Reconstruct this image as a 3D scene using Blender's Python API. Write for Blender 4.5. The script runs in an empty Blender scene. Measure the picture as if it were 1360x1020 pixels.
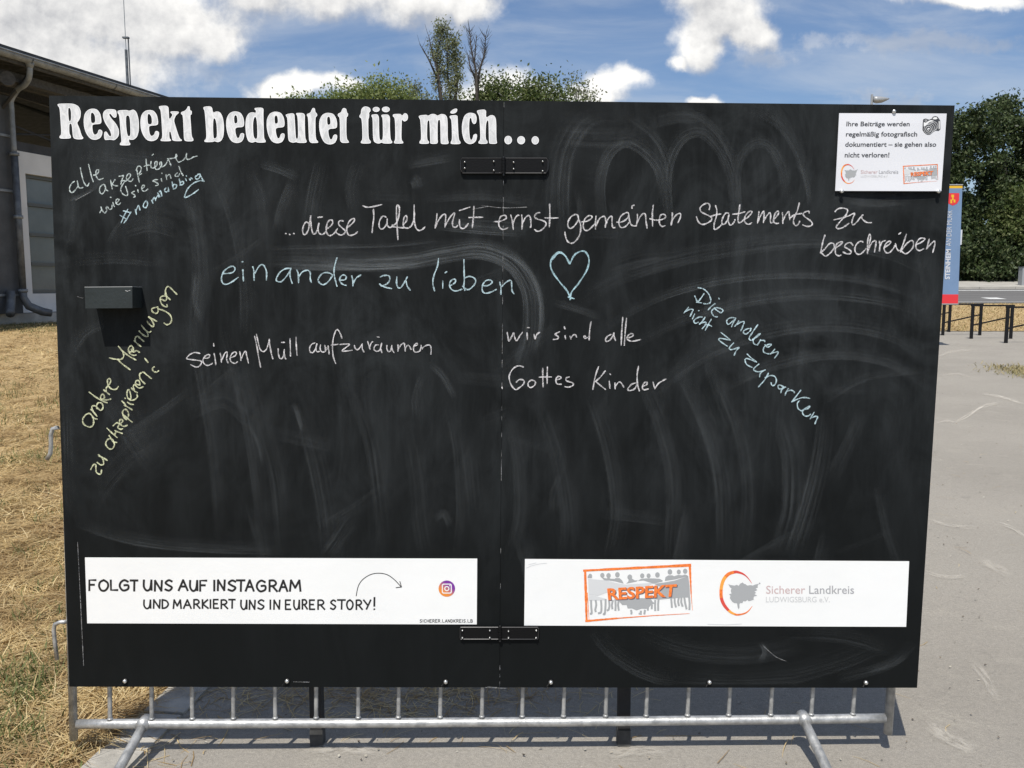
import bpy, math, random
import numpy as np
from mathutils import Vector, Matrix, noise as mnoise

random.seed(7); rng = np.random.default_rng(7)
scene = bpy.context.scene
R = math.radians
EYE = 1.46; PITCH = R(6.4495); FPX = 1150.0; PW, PH = 1360, 1020

# ------------------------------------------------------------------ camera
cam = bpy.data.cameras.new('camera'); camo = bpy.data.objects.new('camera', cam)
scene.collection.objects.link(camo); scene.camera = camo
camo.location = (0, 0, EYE); camo.rotation_euler = (R(90) - PITCH, 0, 0)
cam.sensor_fit = 'HORIZONTAL'; cam.sensor_width = 36.0; cam.lens = 36.0 * FPX / PW
cam.clip_start = 0.05; cam.clip_end = 3000
scene.render.resolution_x = 1024; scene.render.resolution_y = 768

def ray(px, py):
    """world direction seen at a photograph pixel, scaled so that y = 1"""
    c, s = math.cos(PITCH), math.sin(PITCH)
    a = (px - PW / 2) / FPX; b = (PH / 2 - py) / FPX
    v = Vector((a, c + b * s, -s + b * c))
    return v / v.y
ORG = Vector((0, 0, EYE))
def at(px, py, Y): return ORG + ray(px, py) * Y

# ------------------------------------------------------------------ light
SUN_EL, SUN_AZ = R(59), R(16)          # sun behind the viewer, 16 degrees to the left
to_sun = Vector((-math.sin(SUN_AZ) * math.cos(SUN_EL), -math.cos(SUN_AZ) * math.cos(SUN_EL), math.sin(SUN_EL)))
sl = bpy.data.lights.new('sun', 'SUN'); sl.energy = 5.0; sl.angle = R(0.55); sl.color = (1.0, 0.955, 0.875)
so = bpy.data.objects.new('sun', sl); scene.collection.objects.link(so)
so.rotation_euler = to_sun.to_track_quat('Z', 'Y').to_euler(); so.location = to_sun * 30
scene.view_settings.view_transform = 'Standard'; scene.view_settings.look = 'None'
scene.view_settings.gamma = 1.0; scene.view_settings.exposure = 0.0
try: scene.view_settings.use_curve_mapping = False
except Exception: pass

class NT:
    """small helper to write node trees"""
    def __init__(s, tree): s.t = tree; s.n = tree.nodes; s.l = tree.links
    def node(s, typ, **kw):
        n = s.n.new(typ)
        for k, v in kw.items(): setattr(n, k, v)
        return n
    def put(s, sock, v):
        if v is None: return
        if isinstance(v, bpy.types.NodeSocket): s.l.new(v, sock)
        else: sock.default_value = v
    def math(s, op, a, b=None, c=None, clamp=False):
        n = s.node('ShaderNodeMath', operation=op, use_clamp=clamp)
        s.put(n.inputs[0], a); s.put(n.inputs[1], b); s.put(n.inputs[2], c); return n.outputs[0]
    def vec(s, op, a, b=None):
        n = s.node('ShaderNodeVectorMath', operation=op)
        s.put(n.inputs[0], a); s.put(n.inputs[1], b)
        return n.outputs['Value'] if op in ('LENGTH', 'DOT_PRODUCT') else n.outputs[0]
    def noise(s, vec, scale, detail=4, rough=0.55, dist=0.0):
        n = s.node('ShaderNodeTexNoise'); s.put(n.inputs['Vector'], vec)
        n.inputs['Scale'].default_value = scale; n.inputs['Detail'].default_value = detail
        n.inputs['Roughness'].default_value = rough; n.inputs['Distortion'].default_value = dist
        return n.outputs['Fac']
    def smooth(s, v, a, b, lo=0.0, hi=1.0):
        n = s.node('ShaderNodeMapRange', interpolation_type='SMOOTHSTEP'); s.put(n.inputs[0], v)
        n.inputs[1].default_value = a; n.inputs[2].default_value = b
        n.inputs[3].default_value = lo; n.inputs[4].default_value = hi; return n.outputs[0]
    def mix(s, f, a, b):
        n = s.node('ShaderNodeMix', data_type='RGBA'); s.put(n.inputs[0], f)
        for i, v in ((6, a), (7, b)):
            if isinstance(v, tuple) and len(v) == 3: v = v + (1,)
            s.put(n.inputs[i], v)
        return n.outputs[2]
    def scalev(s, vec, xyz):
        n = s.node('ShaderNodeMapping'); s.put(n.inputs[0], vec); n.inputs['Scale'].default_value = xyz
        return n.outputs[0]

world = bpy.data.worlds.new('World'); scene.world = world; world.use_nodes = True
w = NT(world.node_tree); w.n.clear()
wout = w.node('ShaderNodeOutputWorld'); wbg = w.node('ShaderNodeBackground'); wbg.inputs['Strength'].default_value = 0.08
w.l.new(wbg.outputs[0], wout.inputs[0])
sky = w.node('ShaderNodeTexSky', sky_type='NISHITA'); sky.sun_disc = False
sky.sun_elevation = SUN_EL; sky.sun_rotation = math.atan2(to_sun.x, to_sun.y)
sky.air_density = 1.1; sky.dust_density = 0.7; sky.ozone_density = 3.0; sky.altitude = 200
tc = w.node('ShaderNodeTexCoord'); sep = w.node('ShaderNodeSeparateXYZ'); w.l.new(tc.outputs['Generated'], sep.inputs[0])
ay = w.math('MAXIMUM', w.math('ABSOLUTE', sep.outputs[1]), 0.12)
comb = w.node('ShaderNodeCombineXYZ')
w.put(comb.inputs[0], w.math('DIVIDE', sep.outputs[0], ay)); w.put(comb.inputs[1], w.math('DIVIDE', sep.outputs[2], ay))
uv0 = comb.outputs[0]
n1 = w.node('ShaderNodeTexNoise'); w.put(n1.inputs['Vector'], uv0); n1.inputs['Scale'].default_value = 14; n1.inputs['Detail'].default_value = 6; n1.inputs['Roughness'].default_value = 0.55
warp = w.vec('MULTIPLY', w.vec('SUBTRACT', n1.outputs['Color'], (0.5, 0.5, 0.5)), (0.075, 0.05, 0))
uv = w.vec('ADD', uv0, warp)
CLOUDS = [(70, 5, 220, 95), (210, 28, 130, 52), (290, 48, 52, 32), (50, 88, 215, 62), (430, -22, 130, 46), (560, -12, 110, 46), (618, 8, 46, 32), (340, -25, 90, 45),
          (965, 18, 62, 46), (925, 55, 46, 36), (893, 78, 25, 15), (1000, 42, 32, 38), (945, -20, 60, 40),
          (395, 117, 62, 19), (362, 122, 26, 18), (450, 108, 30, 14), (655, 116, 62, 28), (690, 125, 60, 20), (822, 106, 42, 20), (790, 122, 60, 14), (935, 135, 26, 13), (1290, -2, 90, 15), (1225, -20, 60, 20)]
FAINT = [(1085, 56, 30, 14), (1165, 130, 60, 13), (1215, 132, 34, 9), (235, 85, 120, 40), (1225, 60, 200, 16), (1010, 80, 60, 14)]
def field(uvs, lst):
    acc = None
    for cx_, cy_, rx_, ry_ in lst:
        c0 = ray(cx_, cy_)
        d = w.vec('MULTIPLY', w.vec('SUBTRACT', uvs, (c0.x, c0.z, 0)), (FPX / rx_, FPX / ry_, 0))
        v = w.math('SUBTRACT', 1.0, w.vec('LENGTH', d))
        acc = v if acc is None else w.math('SMOOTH_MAX', acc, v, 0.25)
    return acc
acc = field(uv, CLOUDS); acc_up = field(w.vec('ADD', uv, (-0.008, 0.030, 0)), CLOUDS); thin = field(uv, FAINT); acc0 = acc
# scattered clouds for the rest of the sky
far = w.noise(w.vec('MULTIPLY', uv0, (1, 2.2, 0)), 2.2, 5, 0.6)
outside = w.smooth(w.vec('LENGTH', w.vec('MULTIPLY', w.vec('SUBTRACT', uv0, (0, 0.1, 0)), (1.0, 1.6, 0))), 0.75, 1.0)
acc = w.math('MAXIMUM', acc, w.math('SUBTRACT', w.math('MULTIPLY', w.math('SUBTRACT', far, 0.56), 4.0), w.math('MULTIPLY', w.math('SUBTRACT', 1.0, outside), 3.0)))
fine = w.noise(uv0, 55, 7, 0.62); fine2 = w.noise(w.vec('ADD', uv0, (0.006, -0.010, 0)), 55, 7, 0.62)
mid = w.noise(uv0, 16, 5, 0.55); mid2 = w.noise(w.vec('ADD', uv0, (0.006, -0.026, 0)), 16, 5, 0.55)
dens = w.math('ADD', acc, w.math('MULTIPLY', w.math('SUBTRACT', fine, 0.5), 0.42))
dens = w.math('ADD', dens, w.math('MULTIPLY', w.math('SUBTRACT', mid, 0.5), 0.7))
alpha = w.math('MAXIMUM', w.smooth(dens, -0.14, 0.52), w.math('MULTIPLY', w.smooth(w.math('ADD', thin, w.math('MULTIPLY', w.math('SUBTRACT', fine, 0.5), 1.6)), 0.0, 0.8), 0.32))
relief = w.math('ADD', w.math('MULTIPLY', w.math('SUBTRACT', mid, mid2), 3.6), w.math('MULTIPLY', w.math('SUBTRACT', fine, fine2), 2.0))
shade = w.math('MULTIPLY', w.math('SUBTRACT', acc_up, acc0), 0.75)
lit = w.math('ADD', w.math('SUBTRACT', w.math('SUBTRACT', 0.60, shade), w.math('MULTIPLY', w.smooth(dens, 0.4, 1.0), 0.30)), w.math('MULTIPLY', relief, 0.42), clamp=True)
ccol = w.mix(lit, (6.7, 6.8, 7.1), (13.4, 13.2, 12.8))
cir = w.noise(w.vec('ADD', w.vec('MULTIPLY', uv0, (1.0, 4.2, 0)), w.vec('MULTIPLY', w.vec('MULTIPLY', uv0, (0, 0, 0)), (1, 1, 1))), 3.2, 6, 0.6, 0.6)
skyc = w.mix(w.smooth(cir, 0.36, 0.78, 0.06, 0.52), w.vec('MULTIPLY', sky.outputs[0], (0.99, 1.125, 1.31)), (8.0, 8.6, 9.4))
tint = skyc
final = w.mix(alpha, tint, ccol)
w.l.new(final, wbg.inputs[0])

# ------------------------------------------------------------------ materials
def mat(name, col=(0.5, 0.5, 0.5), rough=0.7, metal=0.0, spec=0.5, var=0.0, vscale=8.0, bump=0.0, bscale=60.0, coords='Object', stretch=(1, 1, 1), col2=None):
    m = bpy.data.materials.new(name); m.use_nodes = True; t = NT(m.node_tree)
    b = m.node_tree.nodes['Principled BSDF']
    b.inputs['Roughness'].default_value = rough; b.inputs['Metallic'].default_value = metal
    b.inputs['Specular IOR Level'].default_value = spec; b.inputs['Base Color'].default_value = (*col, 1)
    if var or bump or col2:
        c = t.node('ShaderNodeTexCoord'); v = t.scalev(c.outputs[coords], stretch)
        if var or col2:
            n = t.noise(v, vscale, 6, 0.6)
            a = tuple(x * (1 - var) for x in col); bb = col2 or tuple(min(1, x * (1 + var)) for x in col)
            t.l.new(t.mix(t.smooth(n, 0.3, 0.7), a, bb), b.inputs['Base Color'])
        if bump:
            bn = t.node('ShaderNodeBump'); bn.inputs['Strength'].default_value = bump; bn.inputs['Distance'].default_value = 0.01
            t.l.new(t.noise(v, bscale, 5, 0.6), bn.inputs['Height']); t.l.new(bn.outputs[0], b.inputs['Normal'])
    return m

# ------------------------------------------------------------------ mesh builder
class M:
    def __init__(s): s.v = []; s.f = []; s.uv = {}; s.st = {}; s.mi = []
    def quad(s, a, b, c, d, mi=0):
        k = len(s.v); s.v += [tuple(a), tuple(b), tuple(c), tuple(d)]; s.f.append((k, k + 1, k + 2, k + 3)); s.mi.append(mi); return s
    def hexa(s, p, mi=0):
        k = len(s.v); s.v += [tuple(q) for q in p]       # bottom 4 then top 4
        for f in ((0, 3, 2, 1), (4, 5, 6, 7), (0, 1, 5, 4), (1, 2, 6, 5), (2, 3, 7, 6), (3, 0, 4, 7)):
            s.f.append(tuple(k + i for i in f)); s.mi.append(mi)
        return s
    def box(s, x0, x1, y0, y1, z0, z1, mi=0):
        return s.hexa([(x0, y0, z0), (x1, y0, z0), (x1, y1, z0), (x0, y1, z0), (x0, y0, z1), (x1, y0, z1), (x1, y1, z1), (x0, y1, z1)], mi)
    def obox(s, o, ax, ay, az, mi=0):
        """box centred at o with half-axis vectors"""
        o = Vector(o); ax, ay, az = Vector(ax), Vector(ay), Vector(az)
        return s.hexa([o + i * ax + j * ay + k * az for k in (-1, 1) for i, j in ((-1, -1), (1, -1), (1, 1), (-1, 1))], mi)
    def tube(s, pts, r, n=10, cap=True, mi=0):
        pts = [Vector(p) for p in pts]; rs = r if isinstance(r, (list, tuple)) else [r] * len(pts)
        k0 = len(s.v); up = None
        for i, p in enumerate(pts):
            t = (pts[min(i + 1, len(pts) - 1)] - pts[max(i - 1, 0)]).normalized()
            if up is None:
                up = t.cross(Vector((0.3, 0.1, 1)) if abs(t.z) < 0.9 else Vector((1, 0.1, 0))).normalized()
            a = (up - t * up.dot(t)).normalized(); up = a; b = t.cross(a)
            for j in range(n):
                w_ = 2 * math.pi * j / n
                s.v.append(tuple(p + (a * math.cos(w_) + b * math.sin(w_)) * rs[i]))
        for i in range(len(pts) - 1):
            for j in range(n):
                s.f.append((k0 + i * n + j, k0 + i * n + (j + 1) % n, k0 + (i + 1) * n + (j + 1) % n, k0 + (i + 1) * n + j)); s.mi.append(mi)
        if cap:
            s.f.append(tuple(k0 + j for j in reversed(range(n)))); s.mi.append(mi)
            s.f.append(tuple(k0 + (len(pts) - 1) * n + j for j in range(n))); s.mi.append(mi)
        return s
    def build(s, name, m, parent=None, smooth=False, kind=None, label=None, coll=None):
        me = bpy.data.meshes.new(name)
        off = Vector((0, 0, 0))
        q = parent
        while q is not None: off += q.location; q = q.parent
        vs = np.array(s.v, dtype=float) - np.array(off) if s.v else []
        me.from_pydata([tuple(x) for x in vs], [], s.f)
        mats = m if isinstance(m, (list, tuple)) else [m]
        for x in mats: me.materials.append(x)
        if len(mats) > 1: me.polygons.foreach_set('material_index', s.mi)
        if s.uv:
            l = me.uv_layers.new(name='UVMap')
            for p in me.polygons:
                for li in p.loop_indices: l.data[li].uv = s.uv.get(me.loops[li].vertex_index, (0, 0))
        if s.st:
            a = me.attributes.new('st', 'FLOAT', 'POINT')
            a.data.foreach_set('value', [s.st.get(i, 0.0) for i in range(len(s.v))])
        if smooth: me.polygons.foreach_set('use_smooth', [True] * len(me.polygons))
        me.update()
        o = bpy.data.objects.new(name, me); scene.collection.objects.link(o)
        if parent: o.parent = parent
        if kind: o['kind'] = kind
        if label: o['label'] = label
        return o
def thing(name, label, cat, loc, group=None):
    o = bpy.data.objects.new(name, None); scene.collection.objects.link(o)
    o.location = Vector(loc); o.empty_display_size = 0.1; o['label'] = label; o['category'] = cat
    if group: o['group'] = group
    return o
def tag(o, label, cat, group=None):
    o['label'] = label; o['category'] = cat
    if group: o['group'] = group
    return o
def copy_thing(src, loc, label):
    """a copy of a thing, its parts and sub-parts, sharing mesh data"""
    c = src.copy(); scene.collection.objects.link(c); c.location = Vector(loc); c['label'] = label
    def rec(a, b):
        for ch in list(a.children):
            d = ch.copy(); scene.collection.objects.link(d); d.parent = b; rec(ch, d)
    rec(src, c); return c
def spline(pts, sub=5):
    """Catmull-Rom through the points"""
    if len(pts) < 3: return [tuple(p) for p in pts]
    P = [pts[0]] + list(pts) + [pts[-1]]; out = []
    for i in range(1, len(P) - 2):
        p0, p1, p2, p3 = [np.array(P[j], float) for j in (i - 1, i, i + 1, i + 2)]
        for k in range(sub):
            t = k / sub
            out.append(tuple(0.5 * ((2 * p1) + (-p0 + p2) * t + (2 * p0 - 5 * p1 + 4 * p2 - p3) * t * t + (-p0 + 3 * p1 - 3 * p2 + p3) * t ** 3)))
    out.append(tuple(pts[-1])); return out

# ------------------------------------------------------------------ ground shape
def sm(t): t = min(max(t, 0.0), 1.0); return t * t * (3 - 2 * t)
def edge_x(y): return -1.26 + 0.1 * (min(y, 34) - 2.5)
def zt(x, y):
    bank = 0.95 * sm((y - 2.4) / 13.0) * sm((edge_x(y) - 0.1 - x) / 1.8)
    t = y - 27
    rise = 0.06 * (t if t > 2 else (t + 2) ** 2 / 8 if t > -2 else 0)
    if y > 60: rise = 0.06 * 33 + 0.02 * min(y - 60, 120)
    return bank * 0.85 * (1 - sm((y - 30) / 8)) + rise
def ground(px, py, z=None):
    r = ray(px, py); t = 0.5
    if z is not None:
        Y = (z - EYE) / r.z; return ORG + r * Y
    p = ORG + r * t
    while t < 200:
        p = ORG + r * t
        if p.z <= zt(p.x, p.y): break
        t += 0.01 if t < 8 else 0.05
    p.z = zt(p.x, p.y); return p
def sheet(name, xs, ys, m, dz, x_of=None, kind='structure'):
    """grid sheet following the ground; x_of(u, y) maps the u parameter to x"""
    vs = []; n, k = len(xs), len(ys)
    for y in ys:
        for u in xs:
            x = x_of(u, y) if x_of else u
            vs.append((x, y, zt(x, y) + dz))
    fs = [(j * n + i, j * n + i + 1, (j + 1) * n + i + 1, (j + 1) * n + i) for j in range(k - 1) for i in range(n - 1)]
    me = bpy.data.meshes.new(name); me.from_pydata(vs, [], fs); me.materials.append(m)
    me.polygons.foreach_set('use_smooth', [True] * len(fs)); me.update()
    o = bpy.data.objects.new(name, me); scene.collection.objects.link(o)
    if kind: o['kind'] = kind
    return o
def ar(a, b, s): return list(np.arange(a, b + s * 0.5, s))

# ------------------------------------------------------------------ ground materials
def ground_mat(name, kind):
    m = bpy.data.materials.new(name); m.use_nodes = True; t = NT(m.node_tree); b = m.node_tree.nodes['Principled BSDF']
    b.inputs['Roughness'].default_value = 0.92; b.inputs['Specular IOR Level'].default_value = 0.25
    co = t.node('ShaderNodeTexCoord').outputs['Object']
    bn = t.node('ShaderNodeBump'); bn.inputs['Distance'].default_value = 0.006
    if kind == 'asphalt':
        big = t.noise(co, 0.55, 6, 0.62, 0.4); med = t.noise(t.scalev(co, (1, 1.5, 1)), 2.6, 7, 0.66, 0.5)
        fine_ = t.noise(co, 75, 4, 0.7); grit = t.noise(co, 320, 3, 0.7)
        c = t.mix(t.smooth(big, 0.3, 0.7), (0.33, 0.303, 0.262), (0.41, 0.378, 0.328))
        c = t.mix(t.smooth(med, 0.54, 0.70, 0, 0.70), c, (0.44, 0.405, 0.345))
        c = t.mix(t.smooth(t.noise(t.scalev(co, (1, 1, 1)), 6.5, 5, 0.6), 0.60, 0.74, 0, 0.35), c, (0.16, 0.152, 0.138))
        c = t.mix(t.smooth(fine_, 0.3, 0.7, 0, 0.65), c, (0.24, 0.222, 0.194))
        c = t.mix(t.smooth(t.noise(co, 22, 5, 0.7), 0.42, 0.68, 0, 0.32), c, (0.40, 0.365, 0.31)); c = t.mix(t.smooth(t.noise(co, 34, 4, 0.75), 0.56, 0.72, 0, 0.35), c, (0.17, 0.155, 0.13))
        vo = t.node('ShaderNodeTexVoronoi'); t.put(vo.inputs['Vector'], co); vo.inputs['Scale'].default_value = 130
        c = t.mix(t.smooth(vo.outputs['Distance'], 0.12, 0.3, 0.4, 0), c, (0.46, 0.43, 0.38))
        c = t.mix(t.smooth(grit, 0.35, 0.6, 0.5, 0), c, (0.12, 0.11, 0.095))
        t.l.new(t.math('ADD', t.math('MULTIPLY', grit, 0.5), fine_), bn.inputs['Height']); bn.inputs['Strength'].default_value = 0.8
    elif kind == 'straw':
        a = t.noise(co, 1.3, 6, 0.6); f = t.noise(t.scalev(co, (1, 1, 1)), 42, 8, 0.75, 1.2); g = t.noise(co, 9, 5, 0.65)
        c = t.mix(t.smooth(f, 0.35, 0.66), (0.27, 0.18, 0.085), (0.68, 0.52, 0.28))
        c = t.mix(t.smooth(a, 0.42, 0.7, 0, 0.5), c, (0.33, 0.21, 0.10))
        c = t.mix(t.smooth(g, 0.60, 0.70, 0, 0.35), c, (0.16, 0.15, 0.05))
        t.l.new(f, bn.inputs['Height']); bn.inputs['Strength'].default_value = 0.9; bn.inputs['Distance'].default_value = 0.02
    elif kind == 'road':
        f = t.noise(co, 30, 5, 0.7); a = t.noise(t.scalev(co, (0.15, 1.5, 1)), 1.4, 4)
        c = t.mix(t.smooth(a, 0.3, 0.7), (0.115, 0.112, 0.108), (0.155, 0.150, 0.145))
        t.l.new(f, bn.inputs['Height']); bn.inputs['Strength'].default_value = 0.3
    elif kind == 'concrete':
        f = t.noise(co, 25, 6, 0.7); a = t.noise(co, 1.1, 4)
        c = t.mix(t.smooth(a, 0.3, 0.7), (0.33, 0.315, 0.28), (0.42, 0.40, 0.36))
        c = t.mix(t.smooth(f, 0.55, 0.8, 0, 0.4), c, (0.20, 0.19, 0.165))
        t.l.new(f, bn.inputs['Height']); bn.inputs['Strength'].default_value = 0.3
    else:
        f = t.noise(co, 3, 6, 0.7)
        c = t.mix(t.smooth(f, 0.35, 0.65), (0.07, 0.09, 0.03), (0.20, 0.17, 0.08))
        t.l.new(f, bn.inputs['Height']); bn.inputs['Strength'].default_value = 0.4
    t.l.new(c, b.inputs['Base Color']); t.l.new(bn.outputs[0], b.inputs['Normal']); return m
m_asph = ground_mat('asphalt', 'asphalt'); m_straw = ground_mat('dry_ground', 'straw'); m_road = ground_mat('road', 'road')
m_conc = ground_mat('concrete', 'concrete'); m_field = ground_mat('field', 'field'); m_white = mat('road_paint', (0.62, 0.62, 0.6), 0.8, var=0.15, vscale=5)

def nonuni(a, b, lo, hi, s1, s2):
    return sorted(set([round(v, 3) for v in ar(lo, hi, s1)] + [round(v, 3) for v in ar(a, lo, s2)] + [round(v, 3) for v in ar(hi, b, s2)]))
sheet('ground', nonuni(-1200, 1200, -60, 80, 4, 80), nonuni(-300, 1500, -12, 68, 1, 60), m_field, -0.06)
ys = ar(-8, 5, 0.25) + ar(5.5, 27.5, 0.5)
sheet('path', [i / 60 for i in range(61)], ys, m_asph, 0.0, lambda u, y: edge_x(y) - 0.02 + (46 - edge_x(y)) * u ** 2)
sheet('dry_lawn', [i / 40 for i in range(41)], ar(-8, 34, 0.25), m_straw, 0.004, lambda u, y: edge_x(y) - 0.03 - 26 * (1 - u) ** 2)
sheet('dry_verge', ar(-8, 46, 1), ar(27.3, 38.5, 0.5), m_straw, 0.02)
sheet('road', ar(-60, 80, 4), ar(38.5, 48.6, 0.5), m_road, 0.012)
sheet('pavement', ar(-60, 80, 4), ar(48.6, 54.8, 0.5), m_conc, 0.12)
kb = M()
for i in range(70): kb.box(-60 + i * 2, -58.02 + i * 2, 48.45, 48.6, zt(0, 48.5) - .05, zt(0, 48.5) + .13)
kb.build('road_kerb', m_conc, kind='structure')
mk = M()
def flat(m, x0, x1, y0, y1, dz): m.quad((x0, y0, zt(x0, y0) + dz), (x1, y0, zt(x1, y0) + dz), (x1, y1, zt(x1, y1) + dz), (x0, y1, zt(x0, y1) + dz))
flat(mk, -60, 80, 47.0, 47.35, 0.02); mk.build('edge_line', m_white, kind='structure')
for i in range(-5, 6):
    mk = M(); x = 22.55 + i * 4.2; flat(mk, x, x + 0.78, 41.0, 41.9, 0.018); mk.build('lane_dash', m_white, kind='structure')
mk = M(); flat(mk, -60, 80, 39.2, 39.32, 0.02); mk.build('near_edge_line', m_white, kind='structure')

# concrete kerb stones between the path and the mown bank
m_kerb = mat('kerb_concrete', (0.37, 0.35, 0.31), 0.9, spec=0.2, var=0.25, vscale=7, bump=0.5, bscale=90)
kr = bpy.data.objects.new('kerb_edging', None); scene.collection.objects.link(kr); kr['kind'] = 'structure'
kme = None
y = 1.5; i = 0
while y < 7.5:
    L = 0.24
    a = 0.1 + random.uniform(-.02, .02); x = edge_x(y) + 0.03
    if kme is None:
        mm = M(); q = []
        for z_ in (-0.06, 0.006):
            s_ = 0.0 if z_ < 0 else 0.004
            q += [(-.075 + s_, -.115 + s_, z_), (.075 - s_, -.115 + s_, z_), (.075 - s_, .115 - s_, z_), (-.075 + s_, .115 - s_, z_)]
        mm.hexa(q); o = mm.build('kerb_stone', m_kerb, kr); kme = o.data
    else:
        o = bpy.data.objects.new('kerb_stone', kme); scene.collection.objects.link(o); o.parent = kr
    o.location = (x, y, zt(x, y) + random.uniform(0.002, 0.009)); o.rotation_euler = (random.uniform(-.012, .012), random.uniform(-.02, .02), -a)
    y += L; i += 1

# ------------------------------------------------------------------ mown dry grass, straw and litter (nobody could count them)
def leaf_mat(name, cols, trans=0.25, rough=0.6, clump=None):
    m = bpy.data.materials.new(name); m.use_nodes = True; t = NT(m.node_tree)
    b = m.node_tree.nodes['Principled BSDF']; b.inputs['Roughness'].default_value = rough; b.inputs['Specular IOR Level'].default_value = 0.3
    g = t.node('ShaderNodeNewGeometry'); rp = t.node('ShaderNodeValToRGB'); t.l.new(g.outputs['Random Per Island'], rp.inputs[0])
    cr = rp.color_ramp; cr.elements[0].color = (*cols[0], 1); cr.elements[1].color = (*cols[-1], 1)
    for i, c in enumerate(cols[1:-1]):
        e = cr.elements.new((i + 1) / (len(cols) - 1)); e.color = (*c, 1)
    c = rp.outputs[0]
    if clump:
        co = t.node('ShaderNodeTexCoord').outputs['Object']
        c = t.mix(t.smooth(t.noise(co, clump[0], 4), 0.4, 0.65, 0, clump[2]), c, clump[1])
    t.l.new(c, b.inputs['Base Color'])
    tr = t.node('ShaderNodeBsdfTranslucent'); t.l.new(c, tr.inputs[0]); ms = t.node('ShaderNodeMixShader'); ms.inputs[0].default_value = trans
    out = m.node_tree.nodes['Material Output']; t.l.new(b.outputs[0], ms.inputs[1]); t.l.new(tr.outputs[0], ms.inputs[2]); t.l.new(ms.outputs[0], out.inputs[0])
    return m
def np_mesh(name, verts, faces, m, smooth=False):
    me = bpy.data.meshes.new(name); n = len(verts); k = len(faces)
    me.vertices.add(n); me.vertices.foreach_set('co', np.asarray(verts, np.float32).ravel())
    w_ = faces.shape[1]; me.loops.add(k * w_); me.loops.foreach_set('vertex_index', faces.astype(np.int32).ravel())
    me.polygons.add(k); me.polygons.foreach_set('loop_start', np.arange(k, dtype=np.int32) * w_)
    me.update(calc_edges=True); me.materials.append(m)
    o = bpy.data.objects.new(name, me); scene.collection.objects.link(o); return o
def blades(name, P, L, W, tilt, m, curl=0.3, head=None):
    """P (n,3) roots, L lengths, W widths, tilt angle above the ground; three-segment bent blades"""
    n = len(P); th = rng.uniform(0, 2 * np.pi, n) if head is None else head
    d = np.stack([np.cos(th), np.sin(th), np.zeros(n)], 1); s_ = np.stack([-np.sin(th), np.cos(th), np.zeros(n)], 1)
    V = []; c0 = rng.normal(0, curl, n)
    p = P.copy(); a = tilt.copy(); hd = th.copy()
    for k in range(4):
        wk = (W * (1.0, 1.0, 0.8, 0.25)[k] / 2)[:, None]
        V += [p - s_ * wk, p + s_ * wk]
        dd = np.stack([np.cos(hd) * np.cos(a), np.sin(hd) * np.cos(a), np.sin(a)], 1)
        p = p + dd * (L / 3)[:, None]; a = a - 0.25 * np.abs(c0) - 0.05; hd = hd + c0
    V = np.stack(V, 1)                         # n,8,3
    f = np.array([[0, 1, 3, 2], [2, 3, 5, 4], [4, 5, 7, 6]])
    F = (np.arange(n)[:, None, None] * 8 + f[None]).reshape(-1, 4)
    return np_mesh(name, V.reshape(-1, 3), F, m)
m_hay = leaf_mat('hay', [(0.24, 0.16, 0.07), (0.46, 0.33, 0.15), (0.68, 0.52, 0.26), (0.72, 0.57, 0.30), (0.82, 0.69, 0.42)], 0.3, 0.55, clump=(2.6, (0.30, 0.19, 0.09), 0.6))
m_green = leaf_mat('green_blades', [(0.07, 0.10, 0.03), (0.13, 0.16, 0.05), (0.24, 0.23, 0.09)], 0.25)
def scatter(n, y0, y1, xl, xr, power=1.0):
    y = y0 + (y1 - y0) * rng.random(n) ** power; u = rng.random(n)
    x = xl(y) + (xr(y) - xl(y)) * u
    return np.stack([x, y, np.zeros(n)], 1)
def settle(P, dz=0.006):
    for i in range(len(P)): P[i, 2] = zt(P[i, 0], P[i, 1]) + dz
    return P
ex = np.vectorize(edge_x)
def hay(n, y0, y1, xl, xr, l0, l1, w0, w1, power=1.0, thick=0.03):
    P = scatter(n, y0, y1, xl, xr, power); settle(P, 0.004); P[:, 2] += rng.random(n) ** 2 * thick
    return P, rng.uniform(l0, l1, n), rng.uniform(w0, w1, n)
A = [hay(60000, 1.6, 4.6, lambda y: -0.72 * y - .6, lambda y: ex(y) - 0.08 + 0 * y, .05, .20, .0018, .0042, 1.0, .035),
     hay(42000, 4.5, 9.0, lambda y: -0.70 * y - .6, lambda y: ex(y) - 0.02, .07, .20, .003, .006, 1.0, .04),
     hay(26000, 9.0, 16.5, lambda y: -0.68 * y - .2, lambda y: ex(y) - 0.5, .08, .2, .005, .010, 1.0, .04)]
P = np.concatenate([a[0] for a in A]); L = np.concatenate([a[1] for a in A]); Wd = np.concatenate([a[2] for a in A])
head = np.array([mnoise.noise(Vector((p[0] * 2.2, p[1] * 2.2, 0))) * 9 for p in P]) + rng.normal(0, 0.9, len(P))
tilt = np.abs(rng.normal(0.03, 0.16, len(P)))
o = blades('mown_hay', P, L, Wd, tilt, m_hay, 0.22, head); tag(o, 'dry straw coloured mown grass lying on the bank left of the board', 'dry grass'); o['kind'] = 'stuff'
def litter_(n, cx_, cy_, sx, sy): return np.stack([rng.normal(cx_, sx, n), rng.normal(cy_, sy, n), np.zeros(n)], 1)
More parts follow.
